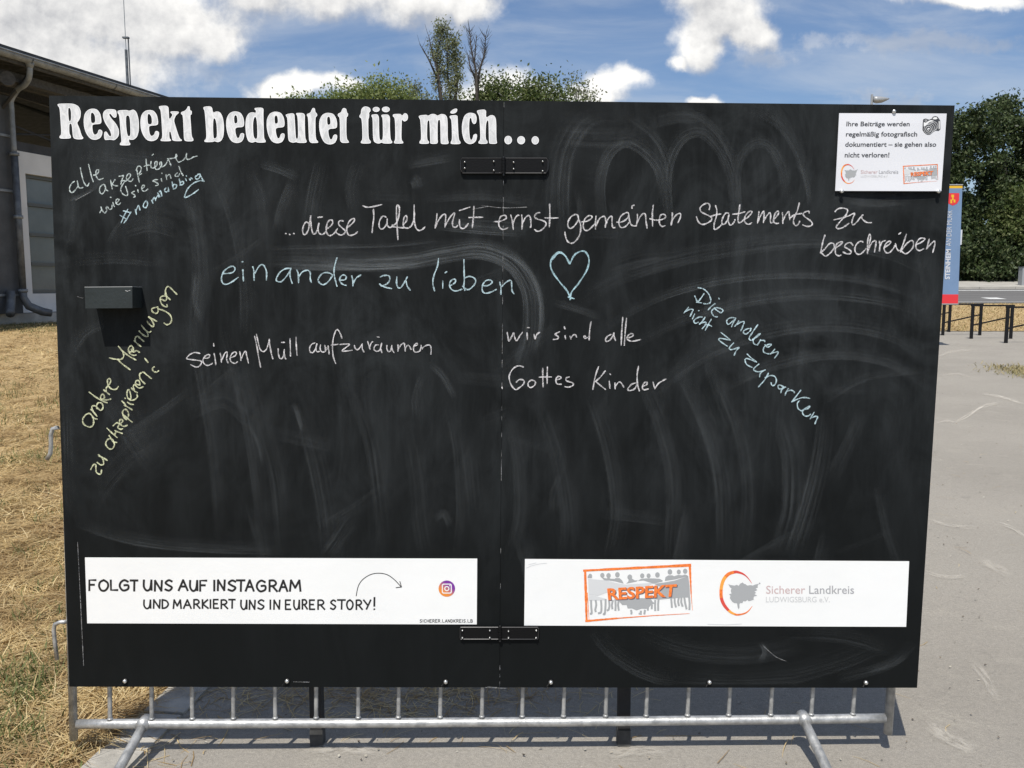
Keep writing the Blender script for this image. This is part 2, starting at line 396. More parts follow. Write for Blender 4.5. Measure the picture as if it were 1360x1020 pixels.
# green tufts still growing in the hay
Pg = []
for _ in range(150):
    y = 2.4 + 13 * random.random() ** 1.3; x = random.uniform(-0.66 * y - .1, -0.42 * y); n = random.randint(20, 60)
    if x > edge_x(y) - .15: continue
    Pg.append(np.stack([rng.normal(x, .05 + .006 * y, n), rng.normal(y, .05 + .006 * y, n), np.zeros(n)], 1))
for _ in range(26):
    c0 = ground(random.uniform(-10, 60), random.uniform(890, 1000)); Pg.append(litter_(40, c0.x, c0.y, .035, .04))
n = 3200; Pg.append(scatter(n, 13.3, 15.2, lambda y: -0.62 * y, lambda y: -0.44 * y))
Pg = settle(np.concatenate(Pg)); n = len(Pg)
o = blades('green_tufts', Pg, np.where(Pg[:, 1] > 9, rng.uniform(.015, .05, n), rng.uniform(.03, .09, n)), rng.uniform(.003, .007, n), rng.uniform(.5, 1.4, n), m_green, .3)
tag(o, 'sparse green grass tufts growing up through the mown straw', 'grass'); o['kind'] = 'stuff'
# straw blown onto the path under and around the barrier
def litter(n, cx_, cy_, sx, sy): return np.stack([rng.normal(cx_, sx, n), rng.normal(cy_, sy, n), np.zeros(n)], 1)
Ps = [litter(260, -.75, 2.98, .28, .10), litter(420, -.35, 2.95, .26, .09), litter(130, -.1, 3.0, .3, .12), litter(60, -1.08, 2.72, .10, .25), litter(60, -1.3, 2.45, .05, .35),
      litter(200, -1.18, 3.1, .08, .4), litter(30, -.2, 2.7, .7, .08)]
n = 170; Ps.append(scatter(n, 2.2, 9, lambda y: -1.1 + 0 * y, lambda y: .7 * y))
Ps = settle(np.concatenate(Ps), 0.002); Ps[:, 2] += rng.random(len(Ps)) ** 3 * 0.012; n = len(Ps)
o = blades('loose_straw', Ps, rng.uniform(.03, .16, n), rng.uniform(.0014, .0034, n), np.abs(rng.normal(0, .05, n)), m_hay, .25)
tag(o, 'loose pale straw blown across the asphalt under the barrier', 'straw'); o['kind'] = 'stuff'
# verge grass behind the racks
n = 16000; Pv = settle(scatter(n, 27.2, 38.4, lambda y: .48 * y, lambda y: .66 * y))
o = blades('verge_grass', Pv, rng.uniform(.05, .16, n), rng.uniform(.010, .022, n), rng.uniform(.1, .8, n), leaf_mat('verge_blades', [(0.17, .12, .05), (.36, .26, .12), (.5, .38, .18), (.17, .18, .06)], .15), .2)
tag(o, 'dry yellow grass verge between the black racks and the road', 'dry grass'); o['kind'] = 'stuff'
# grit, small leaves and crumbs on the path
n = 2600; Pl = scatter(n, 1.9, 24, lambda y: -1.1 + 0 * y, lambda y: .75 * y, 1.2); settle(Pl, .004)
V = []; 
for p in Pl:
    s_ = random.uniform(.0018, .006) * (1 + p[1] * .12); a = random.uniform(0, 6.28)
    for k in range(4):
        V.append((p[0] + s_ * math.cos(a + k * 1.57) * (1 if k % 2 else .55), p[1] + s_ * math.sin(a + k * 1.57) * (1 if k % 2 else .55), p[2] + random.uniform(0, .006)))
o = np_mesh('path_litter', np.array(V), np.arange(n * 4).reshape(-1, 4), leaf_mat('litter', [(0.05, .04, .03), (.14, .10, .06), (.5, .47, .4), (.10, .08, .05)], .0))
tag(o, 'small leaves, grit and crumbs strewn over the grey path', 'litter'); o['kind'] = 'stuff'
# a weed patch at the right of the path
n = 1300; Pw = [litter(1, 0, 0, 0, 0)]
for _ in range(26):
    c0 = ground(random.uniform(1338, 1400), random.uniform(487, 500)); Pw.append(litter(50, c0.x, c0.y, .16, .35))
Pw = settle(np.concatenate(Pw[1:])); n = len(Pw)
o = blades('weed_patch', Pw, rng.uniform(.03, .12, n), rng.uniform(.008, .016, n), rng.uniform(.1, 1.0, n), leaf_mat('weeds', [(0.3, .23, .11), (.2, .19, .08), (.42, .34, .18)], .2), .3)
tag(o, 'patch of low dry weeds on the path before the racks', 'weeds'); o['kind'] = 'stuff'
# pale scuffs on the path (dusty tyre and drag marks)
m_scuff = bpy.data.materials.new('dust_scuff'); m_scuff.use_nodes = True; t = NT(m_scuff.node_tree)
def film(m, col, scale_u, scale_v, thr=(0.35, 0.7), grain=0.0, gscale=500, asym=False):
    """thin see-through film whose cover follows streaks along the stroke"""
    t = NT(m.node_tree); b = m.node_tree.nodes['Principled BSDF']; b.inputs['Base Color'].default_value = (*col, 1); b.inputs['Roughness'].default_value = 1.0
    b.inputs['Specular IOR Level'].default_value = 0.0
    uvn = t.node('ShaderNodeUVMap'); uvn.uv_map = 'UVMap'; sp = t.node('ShaderNodeSeparateXYZ'); t.l.new(uvn.outputs[0], sp.inputs[0])
    at_ = t.node('ShaderNodeAttribute'); at_.attribute_name = 'st'
    v = t.scalev(uvn.outputs[0], (scale_u, scale_v, 1))
    s = t.smooth(t.noise(v, 1.0, 5, 0.65), thr[0], thr[1])
    vf = t.math('FRACT', sp.outputs[1]) if asym else sp.outputs[1]
    if asym:
        s = t.math('MULTIPLY', s, t.smooth(t.noise(t.scalev(uvn.outputs[0], (scale_u * .6, scale_v * 4, 1)), 1.0, 2, 0.6), 0.32, 0.62, 0.35, 1.1))
        s = t.math('MULTIPLY', s, t.smooth(t.noise(t.scalev(uvn.outputs[0], (scale_u * 5, 1.5, 1)), 1.0, 3, 0.6), 0.3, 0.65, 0.45, 1.0))
        e = t.math('MULTIPLY', t.smooth(sp.outputs[1], 0.0, 0.85), t.smooth(sp.outputs[1], 0.90, 1.0, 1.0, 0.0))
    else:
        e = t.math('SUBTRACT', 1.0, t.math('POWER', t.math('ABSOLUTE', t.math('SUBTRACT', t.math('MULTIPLY', sp.outputs[1], 2.0), 1.0)), 3.0), clamp=True)
    a = t.math('MULTIPLY', t.math('MULTIPLY', s, e), at_.outputs['Fac'])
    if grain:
        co = t.node('ShaderNodeTexCoord').outputs['Object']
        a = t.math('MULTIPLY', a, t.smooth(t.noise(co, gscale, 2, 0.6), 0.5 - grain, 0.5 + 0.1, 1 - grain, 1))
    tb = t.node('ShaderNodeBsdfTransparent'); ms = t.node('ShaderNodeMixShader'); t.l.new(a, ms.inputs[0])
    t.l.new(tb.outputs[0], ms.inputs[1]); t.l.new(b.outputs[0], ms.inputs[2]); t.l.new(ms.outputs[0], m.node_tree.nodes['Material Output'].inputs[0]); return m
film(m_scuff, (0.60, 0.56, 0.49), 3, 3, (0.35, 0.6))
def ribbon(m, pts, width, st, mapf, lift=0.0, sub=5, taper=True):
    """ribbon along a 2-D (photo pixel) path, mapped onto a surface by mapf(px,py,lift)"""
    c = spline(pts, sub); n = len(c); L = 0.0; k0 = len(m.v)
    tot = sum(math.dist(c[i], c[i + 1]) for i in range(n - 1)) or 1
    for i, p in enumerate(c):
        a, b = c[max(i - 1, 0)], c[min(i + 1, n - 1)]
        dx, dy = b[0] - a[0], b[1] - a[1]; q = math.hypot(dx, dy) or 1
        nx, ny = -dy / q, dx / q
        if i: L += math.dist(c[i - 1], p)
        ww = width(L / tot) if callable(width) else width
        e = min(1, min(L, tot - L) / (0.25 * tot) + 0.02) if taper else 1
        for s_ in (0, 1):
            s2 = (s_ - .5) * ww
            m.v.append(tuple(mapf(p[0] + nx * s2, p[1] + ny * s2, lift)))
            m.uv[len(m.v) - 1] = (L / 60.0 + (k0 * 0.37) % 40, s_ + k0 * 3); m.st[len(m.v) - 1] = st * e
    for i in range(n - 1):
        a = k0 + 2 * i; m.f.append((a, a + 1, a + 3, a + 2)); m.mi.append(0)
def on_g(px, py, lift=0.0):
    p = ground(px, py); p.z += 0.005 + lift; return p
sc = M()
for pts, wd, st in [([(1262, 566), (1285, 553), (1305, 541), (1330, 536)], 5, .75), ([(1303, 524), (1330, 528), (1362, 539)], 3.5, .8), ([(1240, 478), (1262, 468), (1295, 465)], 3, .45),
                    ([(1325, 695), (1345, 703), (1365, 718)], 5, .55), ([(1300, 745), (1322, 755), (1345, 768)], 12, .4), ([(1228, 960), (1262, 985), (1300, 1004)], 20, .45),
                    ([(1240, 565), (1260, 560), (1278, 568)], 3, .4), ([(1248, 500), (1270, 497), (1290, 502)], 4, .3), ([(1290, 880), (1310, 905), (1325, 935)], 12, .4), ([(1230, 690), (1265, 700), (1300, 702)], 5, .35),
                    ([(1225, 760), (1255, 768), (1290, 766)], 6, .35), ([(800, 1006), (850, 1000), (890, 1006)], 16, .35), ([(400, 1002), (460, 996), (510, 1004)], 18, .45)]:
    ribbon(sc, pts, wd, st, on_g)
# uv v coordinate wraps per stroke: keep it 0..1 for the edge fade
sc.uv = {k: (v[0], v[1] % 3) for k, v in sc.uv.items()}
o = sc.build('dust_scuffs', m_scuff, kind='stuff'); tag(o, 'pale dusty scuff and tyre marks curving over the grey path', 'marks')

# ------------------------------------------------------------------ building on the left
m_wall = mat('render_wall', (0.66, 0.67, 0.67), 0.85, spec=0.2, var=0.06, vscale=2, bump=0.15, bscale=120)
m_plinth = mat('plinth', (0.40, 0.38, 0.34), 0.9, var=0.2, vscale=3, bump=0.4, bscale=60)
m_zinc = mat('zinc', (0.24, 0.26, 0.275), 0.55, metal=0.25, var=0.25, vscale=6, bump=0.1)
m_zincd = mat('dark_zinc', (0.12, 0.13, 0.14), 0.5, metal=0.3, var=0.3, vscale=9, bump=0.2)
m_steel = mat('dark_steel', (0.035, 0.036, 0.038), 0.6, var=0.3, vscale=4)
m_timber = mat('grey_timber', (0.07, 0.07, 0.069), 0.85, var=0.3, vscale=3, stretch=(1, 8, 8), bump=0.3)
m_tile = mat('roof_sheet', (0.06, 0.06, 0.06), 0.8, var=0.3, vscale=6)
m_pane = mat('grey_glass', (0.11, 0.125, 0.125), 0.16, spec=0.7, var=0.25, vscale=0.8)  # grey window glass, tone varies slightly at random
m_alu = mat('window_aluminium', (0.09, 0.10, 0.10), 0.45, metal=0.2)
m_brick = mat('dark_brick_pillar', (0.075, 0.08, 0.085), 0.7, var=0.15, vscale=5, bump=0.15, bscale=40)
WP = Vector((-8.63, 14.6, 0)); WD = Vector((0.28, 0.96, 0)).normalized(); WN = Vector((WD.y, -WD.x, 0))
def wl(t_, off, z): p = WP + WD * t_ + WN * off; return (p.x, p.y, z)
def wall_tz(px, py, off=0.0):
    r = ray(px, py); k = ((WP + WN * off - ORG).dot(WN)) / r.dot(WN); p = ORG + r * k
    return (p - WP).dot(WD), p.z
def wbox(m, t0, t1, o0, o1, z0, z1): m.hexa([wl(a, b, z) for z in (z0, z1) for a, b in ((t0, o0), (t1, o0), (t1, o1), (t0, o1))]); return m
bld = thing('station_shed', 'pale shed with dark open eaves, zinc gutter and gridded window, behind the board at left', 'building', wl(4, -4, 0.6))
wt0, _ = wall_tz(38.5, 310); _, wz1 = wall_tz(39, 231); _, wz0 = wall_tz(42, 390); _, ztop = wall_tz(40, 203)
wt1 = wt0 + 3.4; ENDT = 15.0
mm = M()
wbox(mm, -6, wt0, -.3, 0, 1.0, ztop); wbox(mm, wt1, ENDT, -.3, 0, 1.0, ztop)
wbox(mm, wt0, wt1, -.299, -.001, 1.0, wz0); wbox(mm, wt0, wt1, -.299, -.001, wz1, ztop); mm.build('wall', m_wall, bld)
wbox(M(), -6, ENDT, -.35, .03, -.2, wall_tz(50, 415.5)[1]).build('plinth', m_plinth, bld)
win = M(); 
for a, b, c, d in ((wt0 + .002, wt0 + .07, wz0 + .002, wz1 - .002), (wt1 - .07, wt1 - .002, wz0 + .002, wz1 - .002)): wbox(win, a, b, -.16, -.06, c, d)
wbox(win, wt0 + .071, wt1 - .071, -.16, -.06, wz0 + .002, wz0 + .06); wbox(win, wt0 + .071, wt1 - .071, -.16, -.06, wz1 - .06, wz1 - .002)
window = win.build('window', m_alu, bld)
rows = 4
for i in range(1, rows):
    z = wz0 + (wz1 - wz0) * i / rows; wbox(M(), wt0 + .072, wt1 - .072, -.15, -.05, z - .028, z + .028).build('transom', m_alu, window)
for c_ in range(3):
    for i in range(rows):
        za, zb = wz0 + (wz1 - wz0) * i / rows, wz0 + (wz1 - wz0) * (i + 1) / rows
        ta, tb = wt0 + .07 + c_ * 1.09, wt0 + .07 + (c_ + 1) * 1.09 - .04
        wbox(M(), ta, tb, -.125 - .004 * ((i * 7 + c_) % 3), -.115, za + .03, zb - .03).build('pane', m_pane, window)
for c_ in (1, 2): wbox(M(), wt0 + .03 + c_ * 1.09, wt0 + .07 + c_ * 1.09, -.155, -.055, wz0 + .061, wz1 - .061).build('mullion', m_alu, window)
# dark pillar and pipework at the frame edge
tp, _ = wall_tz(20, 300, .1); wbox(M(), -2.2, tp, .0, .16, 1.0, 4.6).build('pillar', m_brick, bld)
for py in (180, 253, 392):
    _, z = wall_tz(8, py, .17); wbox(M(), -2.2, tp + .03, .161, .185, z - .02, z + .02).build('pillar_band', m_zinc, bld)
tpi, _ = wall_tz(22.5, 260, .26); _, zj = wall_tz(26, 206, .26); _, zb = wall_tz(30, 386, .26)
GO = 1.0; GZ = 5.06; tg, _ = wall_tz(38, 95, GO)
def wpx(px, py, off): t_, z_ = wall_tz(px, py, off); return wl(t_, off, z_)
dp = M(); dp.tube(spline([wpx(39.5, 84, .98), wpx(39.5, 94, .97), wpx(38, 105, .9), wpx(32, 113.5, .72), wpx(24.5, 118, .5), wpx(20, 124, .34), wl(tpi, .27, wall_tz(19, 134, .27)[1]), wl(tpi, .26, wall_tz(19, 146, .26)[1]), wl(tpi, .26, zj)], 4), .044, 12)
fn_ = M(); fn_.tube([wpx(39.5, 80, .99), wpx(39.5, 90, .98)], [.085, .046], 12); fn_.build('gutter_outlet', m_zinc, bld, smooth=True)
dpo = dp.build('downpipe', m_zinc, bld, smooth=True)
M().tube([wl(tpi, .26, zj), wl(tpi, .26, zb)], .056, 12).build('lower_pipe', m_zincd, dpo, smooth=True)
M().tube([wl(tpi, .26, zb + .02), wl(tpi, .26, zb - .12), wl(tpi + .06, .30, zb - .26), wl(tpi + .22, .42, zb - .36), wl(tpi + .34, .50, zb - .39)], [.062, .064, .070, .070, .062], 12).build('pipe_shoe', m_zincd, dpo, smooth=True)
M().tube([wl(tpi - .25, .26, zb), wl(tpi - .25, .26, zb - .12), wl(tpi - .33, .3, zb - .3), wl(tpi - .42, .4, zb - .38)], [.065, .07, .075, .07], 12).build('pipe_shoe', m_zincd, dpo, smooth=True)
for z in (zj, zb, (zj + zb) / 2 + .1): M().tube([wl(tpi, .26, z - .025), wl(tpi, .26, z + .025)], .076, 14).build('pipe_clip', m_zinc, dpo, smooth=True)
# gutter: half-round channel
g_ = M(); N_ = 9
for k in range(2):
    for i in range(N_):
        a = math.pi * (1 + i / (N_ - 1)); rr = .085 - .006 * k
        for t_ in (-7.0, 16.0): g_.v.append(wl(t_, GO + math.cos(a) * rr, GZ + math.sin(a) * rr))
for k in range(2):
    for i in range(N_ - 1):
        b0 = k * N_ * 2 + i * 2; g_.f.append((b0, b0 + 1, b0 + 3, b0 + 2)); g_.mi.append(0)
for i in (0, N_ - 1):
    b0 = i * 2; b1 = N_ * 2 + i * 2; g_.f.append((b0, b0 + 1, b1 + 1, b1)); g_.mi.append(0)
gut = g_.build('gutter', m_zinc, bld, smooth=True)
for k in range(12):
    t_ = -5.6 + k * 1.85
    br = M(); br.tube([wl(t_, GO + math.cos(a) * .092, GZ + math.sin(a) * .092) for a in np.linspace(math.pi, 2 * math.pi, 9)], .007, 6); br.build('gutter_bracket', m_zincd, gut)
M().tube([wl(-7, GO + .088, GZ + .002), wl(16, GO + .088, GZ + .002)], .012, 8).build('gutter_bead', m_zinc, gut)
# roof, open eaves and trusses
def slab(m, t0, t1, o0, o1, z0, z1, th): m.hexa([wl(t0, o0, z0), wl(t1, o0, z0), wl(t1, o1, z1), wl(t0, o1, z1), wl(t0, o0, z0 + th), wl(t1, o0, z0 + th), wl(t1, o1, z1 + th), wl(t0, o1, z1 + th)]); return m
rf = M(); slab(rf, -7, 16, 1.0, -6, GZ + .03, GZ + 1.35, .06); slab(rf, -7, 16, -6.01, -13, GZ + 1.35, GZ + .03, .06); rf.build('roof', m_tile, bld)
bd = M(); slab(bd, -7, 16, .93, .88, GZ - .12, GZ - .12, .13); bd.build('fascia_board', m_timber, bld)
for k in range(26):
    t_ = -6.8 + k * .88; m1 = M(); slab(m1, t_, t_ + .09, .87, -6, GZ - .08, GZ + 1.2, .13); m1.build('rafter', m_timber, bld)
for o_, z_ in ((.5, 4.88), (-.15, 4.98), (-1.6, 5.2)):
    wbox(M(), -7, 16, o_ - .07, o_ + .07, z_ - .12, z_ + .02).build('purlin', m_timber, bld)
for k in range(5):
    t_ = -4.2 + k * 4.4; tr = M()
    tr.tube([wl(t_, -.2, 3.9), wl(t_, -.2, 4.95)], .05, 8); tr.tube([wl(t_, -.2, 4.1), wl(t_, .8, 4.95)], .03, 8)
    tr.tube([wl(t_, -.2, 4.3), wl(t_ + 2.2, -.2, 3.95)], .022, 8); tr.tube([wl(t_ + 4.4, -.2, 4.6), wl(t_, -.2, 4.0)], .018, 8)
    tr.tube([wl(t_, -.2, 4.75), wl(t_ + 4.4, -.2, 4.55)], .02, 8); tr.tube([wl(t_, -.2, 4.3), wl(t_, -12.5, 4.3)], .05, 8); tr.tube([wl(t_, -.2, 4.3), wl(t_, -6, 6.2)], .04, 8)
    tr.build('truss', m_steel, bld)
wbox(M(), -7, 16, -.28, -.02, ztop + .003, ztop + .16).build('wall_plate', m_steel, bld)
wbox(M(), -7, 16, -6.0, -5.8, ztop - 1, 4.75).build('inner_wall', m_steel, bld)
tl, _ = wall_tz(10, 105, .7); _, zl = wall_tz(10, 105, .7)
ct = Vector(wl(tl, .7, zl)); d_ = (ORG - ct).normalized(); d_.z = 0
M().tube([ct - d_ * .06, ct + d_ * .06], .11, 20).build('round_vent', m_timber, bld)

# ------------------------------------------------------------------ aerial mast behind the shed
ms_ = at(168, 60, 30); mast = thing('radio_mast', 'thin steel aerial mast rising behind the shed roof', 'mast', (ms_.x, 30, zt(ms_.x, 30)))
p_ = lambda px, py: at(px, py, 30)
b0, b1 = p_(170.5, 128), p_(167.5, 66); b1.x = b1.x; 
bx_ = p_(169, 100).x
M().tube([(bx_, 30, zt(bx_, 30) - .2), (bx_, 30, p_(169, 66).z)], .045, 10).build('pole', m_zincd, mast)
M().tube([(bx_ + .07, 30.05, p_(169, 128).z - 3), (bx_ + .07, 30.05, p_(169, 50).z)], .022, 8).build('side_rod', m_zincd, mast)
M().tube([(bx_, 30, p_(169, 70).z), (bx_, 30, p_(169, 0).z + 1.2)], .012, 6).build('whip_aerial', m_zinc, mast)
wl2 = M(); wl2.box(bx_ - .09, bx_ + .11, 29.95, 30.07, p_(169, 51).z, p_(169, 49).z); wl2.build('clamp', m_zincd, mast)

# ------------------------------------------------------------------ street lamp beyond the board
lp = at(1158, 130, 40); lamp = thing('street_lamp', 'grey street lamp head showing just above the board top at right', 'street lamp', (lp.x, 40, zt(lp.x, 40)))
m_lampg = mat('lamp_grey', (0.34, 0.35, 0.36), 0.45, metal=0.3)
M().tube([(lp.x, 40, zt(lp.x, 40)), (lp.x, 40, at(1158, 125.5, 40).z)], [.09, .05], 10).build('pole', m_lampg, lamp)
hz = at(1158, 131, 40).z
hm = M(); prof = [(.06, -.1, .22), (.20, -.16, .26), (.45, -.15, .22), (.68, -.05, .10), (.78, .0, .03)]
k0 = 0
for x_, zlo, wd in prof:
    for a in range(8):
        an = 2 * math.pi * a / 8; hm.v.append((lp.x + x_, 40 + math.cos(an) * wd * .6, hz + zlo * .3 + math.sin(an) * wd * .62))
for i in range(len(prof) - 1):
    for a in range(8): hm.f.append((i * 8 + a, i * 8 + (a + 1) % 8, (i + 1) * 8 + (a + 1) % 8, (i + 1) * 8 + a)); hm.mi.append(0)
hm.f.append(tuple(range(7, -1, -1))); hm.mi.append(0); hm.f.append(tuple(range(32, 40))); hm.mi.append(0)
hm.build('lamp_head', m_lampg, lamp, smooth=True)
M().tube([(lp.x, 40, hz + .1), (lp.x + .12, 40, hz)], .03, 6).build('bracket', m_steel, lamp)

# ------------------------------------------------------------------ bicycle racks
m_rack = mat('black_powder_coat', (0.010, 0.010, 0.011), 0.55, spec=0.2)
def make_rack(loc, w_, label):
    r = thing('bicycle_rack', label, 'bike rack', loc, 'black bicycle racks along the far edge of the path'); x, y, z = loc
    for s_ in (0, 1): M().box(x + s_ * w_ - .035, x + s_ * w_ + .035, y - .03, y + .03, z - .1, z + .90 - .001).build('post', m_rack, r)
    M().box(x - .05, x + w_ + .05, y - .025, y + .025, z + .90, z + .945).build('top_bar', m_rack, r)
    mb = M(); a, b = Vector((x + .035, y, z + .38)), Vector((x + w_ - .035, y, z + .61)); mb.hexa([a + Vector((0, -.012, -.02)), b + Vector((0, -.012, -.02)), b + Vector((0, .012, -.02)), a + Vector((0, .012, -.02)), a + Vector((0, -.012, .02)), b + Vector((0, -.012, .02)), b + Vector((0, .012, .02)), a + Vector((0, .012, .02))])
    mb.build('sloping_rail', m_rack, r); return r
g0 = ground(1252, 445.5); rk = make_rack(tuple(g0), 1.10, 'black steel bike rack, the farthest one fully clear of the board edge')
for px, py, lb in ((1289.8, 450, 'black steel bike rack in the middle of the row, before the lane dash'), (1335.8, 455.7, 'black steel bike rack nearest the viewer, cut by the right frame edge'),
                   (1213.5, 441, 'black steel bike rack at the far end, mostly hidden by the board, below the banner')):
    g = ground(px, py); copy_thing(rk, g, lb)

# ------------------------------------------------------------------ town banner on its pole
BY = 21.0
m_bblue = mat('banner_blue', (0.155, 0.24, 0.385), 0.6, var=0.05, vscale=2); m_bred = mat('banner_red', (0.66, 0.03, 0.04), 0.6); m_byel = mat('banner_yellow', (0.72, 0.42, 0.02), 0.6)
m_bwhite = mat('banner_white', (0.56, 0.58, 0.62), 0.6)
q = at(1247, 420, BY); ban = thing('town_banner', 'tall blue town banner with red foot, yellow top and red crest', 'banner', (q.x, BY, zt(q.x, BY)))
M().tube([(q.x, BY + .05, zt(q.x, BY)), (q.x, BY + .05, at(1250, 243, BY).z + .1)], .035, 10).build('pole', m_lampg, ban)
def bp(px, py, off=0.0): return at(px, py, BY - off)
def bx(py): return 1278.3 - (py - 247) * (6.0 / 156)        # right edge of the cloth
def strip(m, y0, y1, off, x0=-26.3, x1=0, mi=0):
    n = 8
    for i in range(n):
        a, b = y0 + (y1 - y0) * i / n, y0 + (y1 - y0) * (i + 1) / n
        m.quad(bp(bx(b) + x0, b, off), bp(bx(b) + x1, b, off), bp(bx(a) + x1, a, off), bp(bx(a) + x0, a, off), mi)
cb = M(); strip(cb, 250, 391, 0); strip(cb, 250, 391, -.012); cb.build('cloth', m_bblue, ban)
cb = M(); strip(cb, 391, 403, .001); strip(cb, 391, 403, -.011); cb.build('red_stripe', m_bred, ban)
cb = M(); strip(cb, 246.5, 250, .001); strip(cb, 246.5, 250, -.011); cb.build('yellow_stripe', m_byel, ban)
cr_ = M(); sx = 1265.5
sh = [(-8.5, 256.5), (8.5, 256.5), (8.3, 266), (5.5, 270.5), (0, 273), (-5.5, 270.5), (-8.3, 266)]
cr_.v = [tuple(bp(sx + a, b, .004)) for a, b in sh]; cr_.f = [tuple(range(len(sh)))]; cr_.mi = [0]; crest = cr_.build('crest', m_bred, ban)
em = M()
for a, b, c, d in ((-2.0, 258.5, 1.6, 262), (-1.0, 262, 1.0, 266), (-3.2, 265, -1.0, 270), (1.0, 265, 3.4, 269)): em.quad(bp(sx + a, d, .007), bp(sx + c, d, .007), bp(sx + c, b, .007), bp(sx + a, b, .007))
em.build('emblem', m_byel, crest)
for py in (245.5, 404): a, b = bp(bx(py) - 29, py), bp(bx(py) + .5, py); M().tube([a, b], .014, 8).build('banner_rod', m_lampg, ban)
a = bp(1276, 306); mm = M(); mm.box(a.x, a.x + .05, BY + .02, BY + .08, bp(1276, 325).z, bp(1276, 305).z); mm.build('clip', m_bwhite, ban)
# grey cabinet by the road at the frame edge
cg = at(1357, 378, 50.0); cab = thing('utility_cabinet', 'grey utility cabinet on the pavement before the hedge, at the right frame edge', 'cabinet', (cg.x, 50, zt(cg.x, 50) + .12))
zc = zt(cg.x, 50) + .12; M().box(cg.x, cg.x + .9, 50, 50.4, zc, zc + 1.02).build('body', m_lampg, cab); M().box(cg.x - .03, cg.x + .93, 49.97, 50.43, zc + 1.021, zc + 1.07).build('lid', m_zincd, cab)

# ------------------------------------------------------------------ trees
def clumps(blobs, n, size, per=40, hollow=0.55, sig=0.5):
    """leaf centres gathered in clumps through the ellipsoid blobs"""
    wts = np.array([b[3] * b[4] for b in blobs]); wts = wts / wts.sum(); out = []
    for (cx_, cy_, cz_, rx_, rz_), w_ in zip(blobs, wts):
        m = max(1, int(n * w_ / per)); d = rng.normal(size=(m, 3)); d /= np.linalg.norm(d, axis=1)[:, None]
        rr = (hollow + (1 - hollow) * rng.random(m)) ** 0.8 * rng.uniform(.82, 1.12, m)
        c = np.array([cx_, cy_, cz_]) + d * rr[:, None] * np.array([rx_, rx_, rz_])
        s_ = sig * rng.uniform(.5, 1.3, m)
        out.append((c[:, None, :] + rng.normal(size=(m, per, 3)) * s_[:, None, None] * np.array([1, 1, .7])).reshape(-1, 3))
    return np.concatenate(out)
def leaves(C, size, aspect=0.6):
    n = len(C); a = rng.normal(size=(n, 3)); a /= np.linalg.norm(a, axis=1)[:, None]; b = rng.normal(size=(n, 3)); b -= a * (a * b).sum(1)[:, None]; b /= np.linalg.norm(b, axis=1)[:, None]
    s_ = size * rng.uniform(.6, 1.3, n)[:, None]; a = a * s_; b = b * s_ * aspect
    V = np.stack([C - a, C + b * .9, C + a, C - b * .9], 1).reshape(-1, 3); return V, np.arange(n * 4).reshape(-1, 4)
m_bark = mat('bark', (0.05, 0.043, 0.036), 0.9, var=0.3, vscale=8, bump=0.6, bscale=20)
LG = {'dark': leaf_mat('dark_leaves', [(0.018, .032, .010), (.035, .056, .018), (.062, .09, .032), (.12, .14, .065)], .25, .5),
      'mid': leaf_mat('mid_leaves', [(0.045, .07, .018), (.08, .115, .032), (.14, .175, .06), (.21, .23, .10)], .4, .5),
      'light': leaf_mat('light_leaves', [(0.13, .17, .05), (.22, .27, .09), (.31, .34, .14)], .45, .55),
      'feather': leaf_mat('feathery_leaves', [(0.14, .16, .08), (.22, .25, .13), (.32, .33, .19)], .5, .55),
      'grey': leaf_mat('grey_leaves', [(0.11, .13, .07), (.18, .20, .11), (.26, .27, .16)], .45, .55)}
def tree(name, label, base, blobs, n, size, mt, trunk_r=.2, group=None, sig=.5, per=40, hollow=.5, limbs=7, cat='tree'):
    x, y = base; z = zt(x, y); t_ = thing(name, label, cat, (x, y, z), group)
    C = clumps(blobs, n, size, per, hollow, sig)
    V, F = leaves(C, size); o = np_mesh('crown', V - np.array([x, y, z]), F, LG[mt]); o.parent = t_
    top = max(b[2] for b in blobs); tm = M()
    fork = z + (top - z) * .35
    tm.tube([(x, y, z - .3), (x + .05, y, z + (fork - z) * .5), (x, y, fork)], [trunk_r * 1.2, trunk_r, trunk_r * .8], 9); tm.build('trunk', m_bark, t_, smooth=True)
    bm_ = M()
    for k in range(limbs):
        b = blobs[k % len(blobs)]; e = Vector((b[0] + random.uniform(-.5, .5) * b[3], b[1] + random.uniform(-.4, .4) * b[3], b[2] + random.uniform(.0, .6) * b[4]))
        s_ = Vector((x, y, fork - random.uniform(0, .2) * (fork - z))); md = s_.lerp(e, .5) + Vector((random.uniform(-.3, .3), 0, random.uniform(-.2, .4)))
        bm_.tube([s_, md, e], [trunk_r * .55, trunk_r * .33, trunk_r * .1], 6)
    bm_.build('limbs', m_bark, t_, smooth=True); return t_
def blob(px, py, Y, rpx, rpy, dy=0.0):
    p = at(px, py, Y); k = Y / FPX; return (p.x, p.y + dy, p.z, rpx * k, rpy * k)
G1 = 'trees standing behind the top of the board'
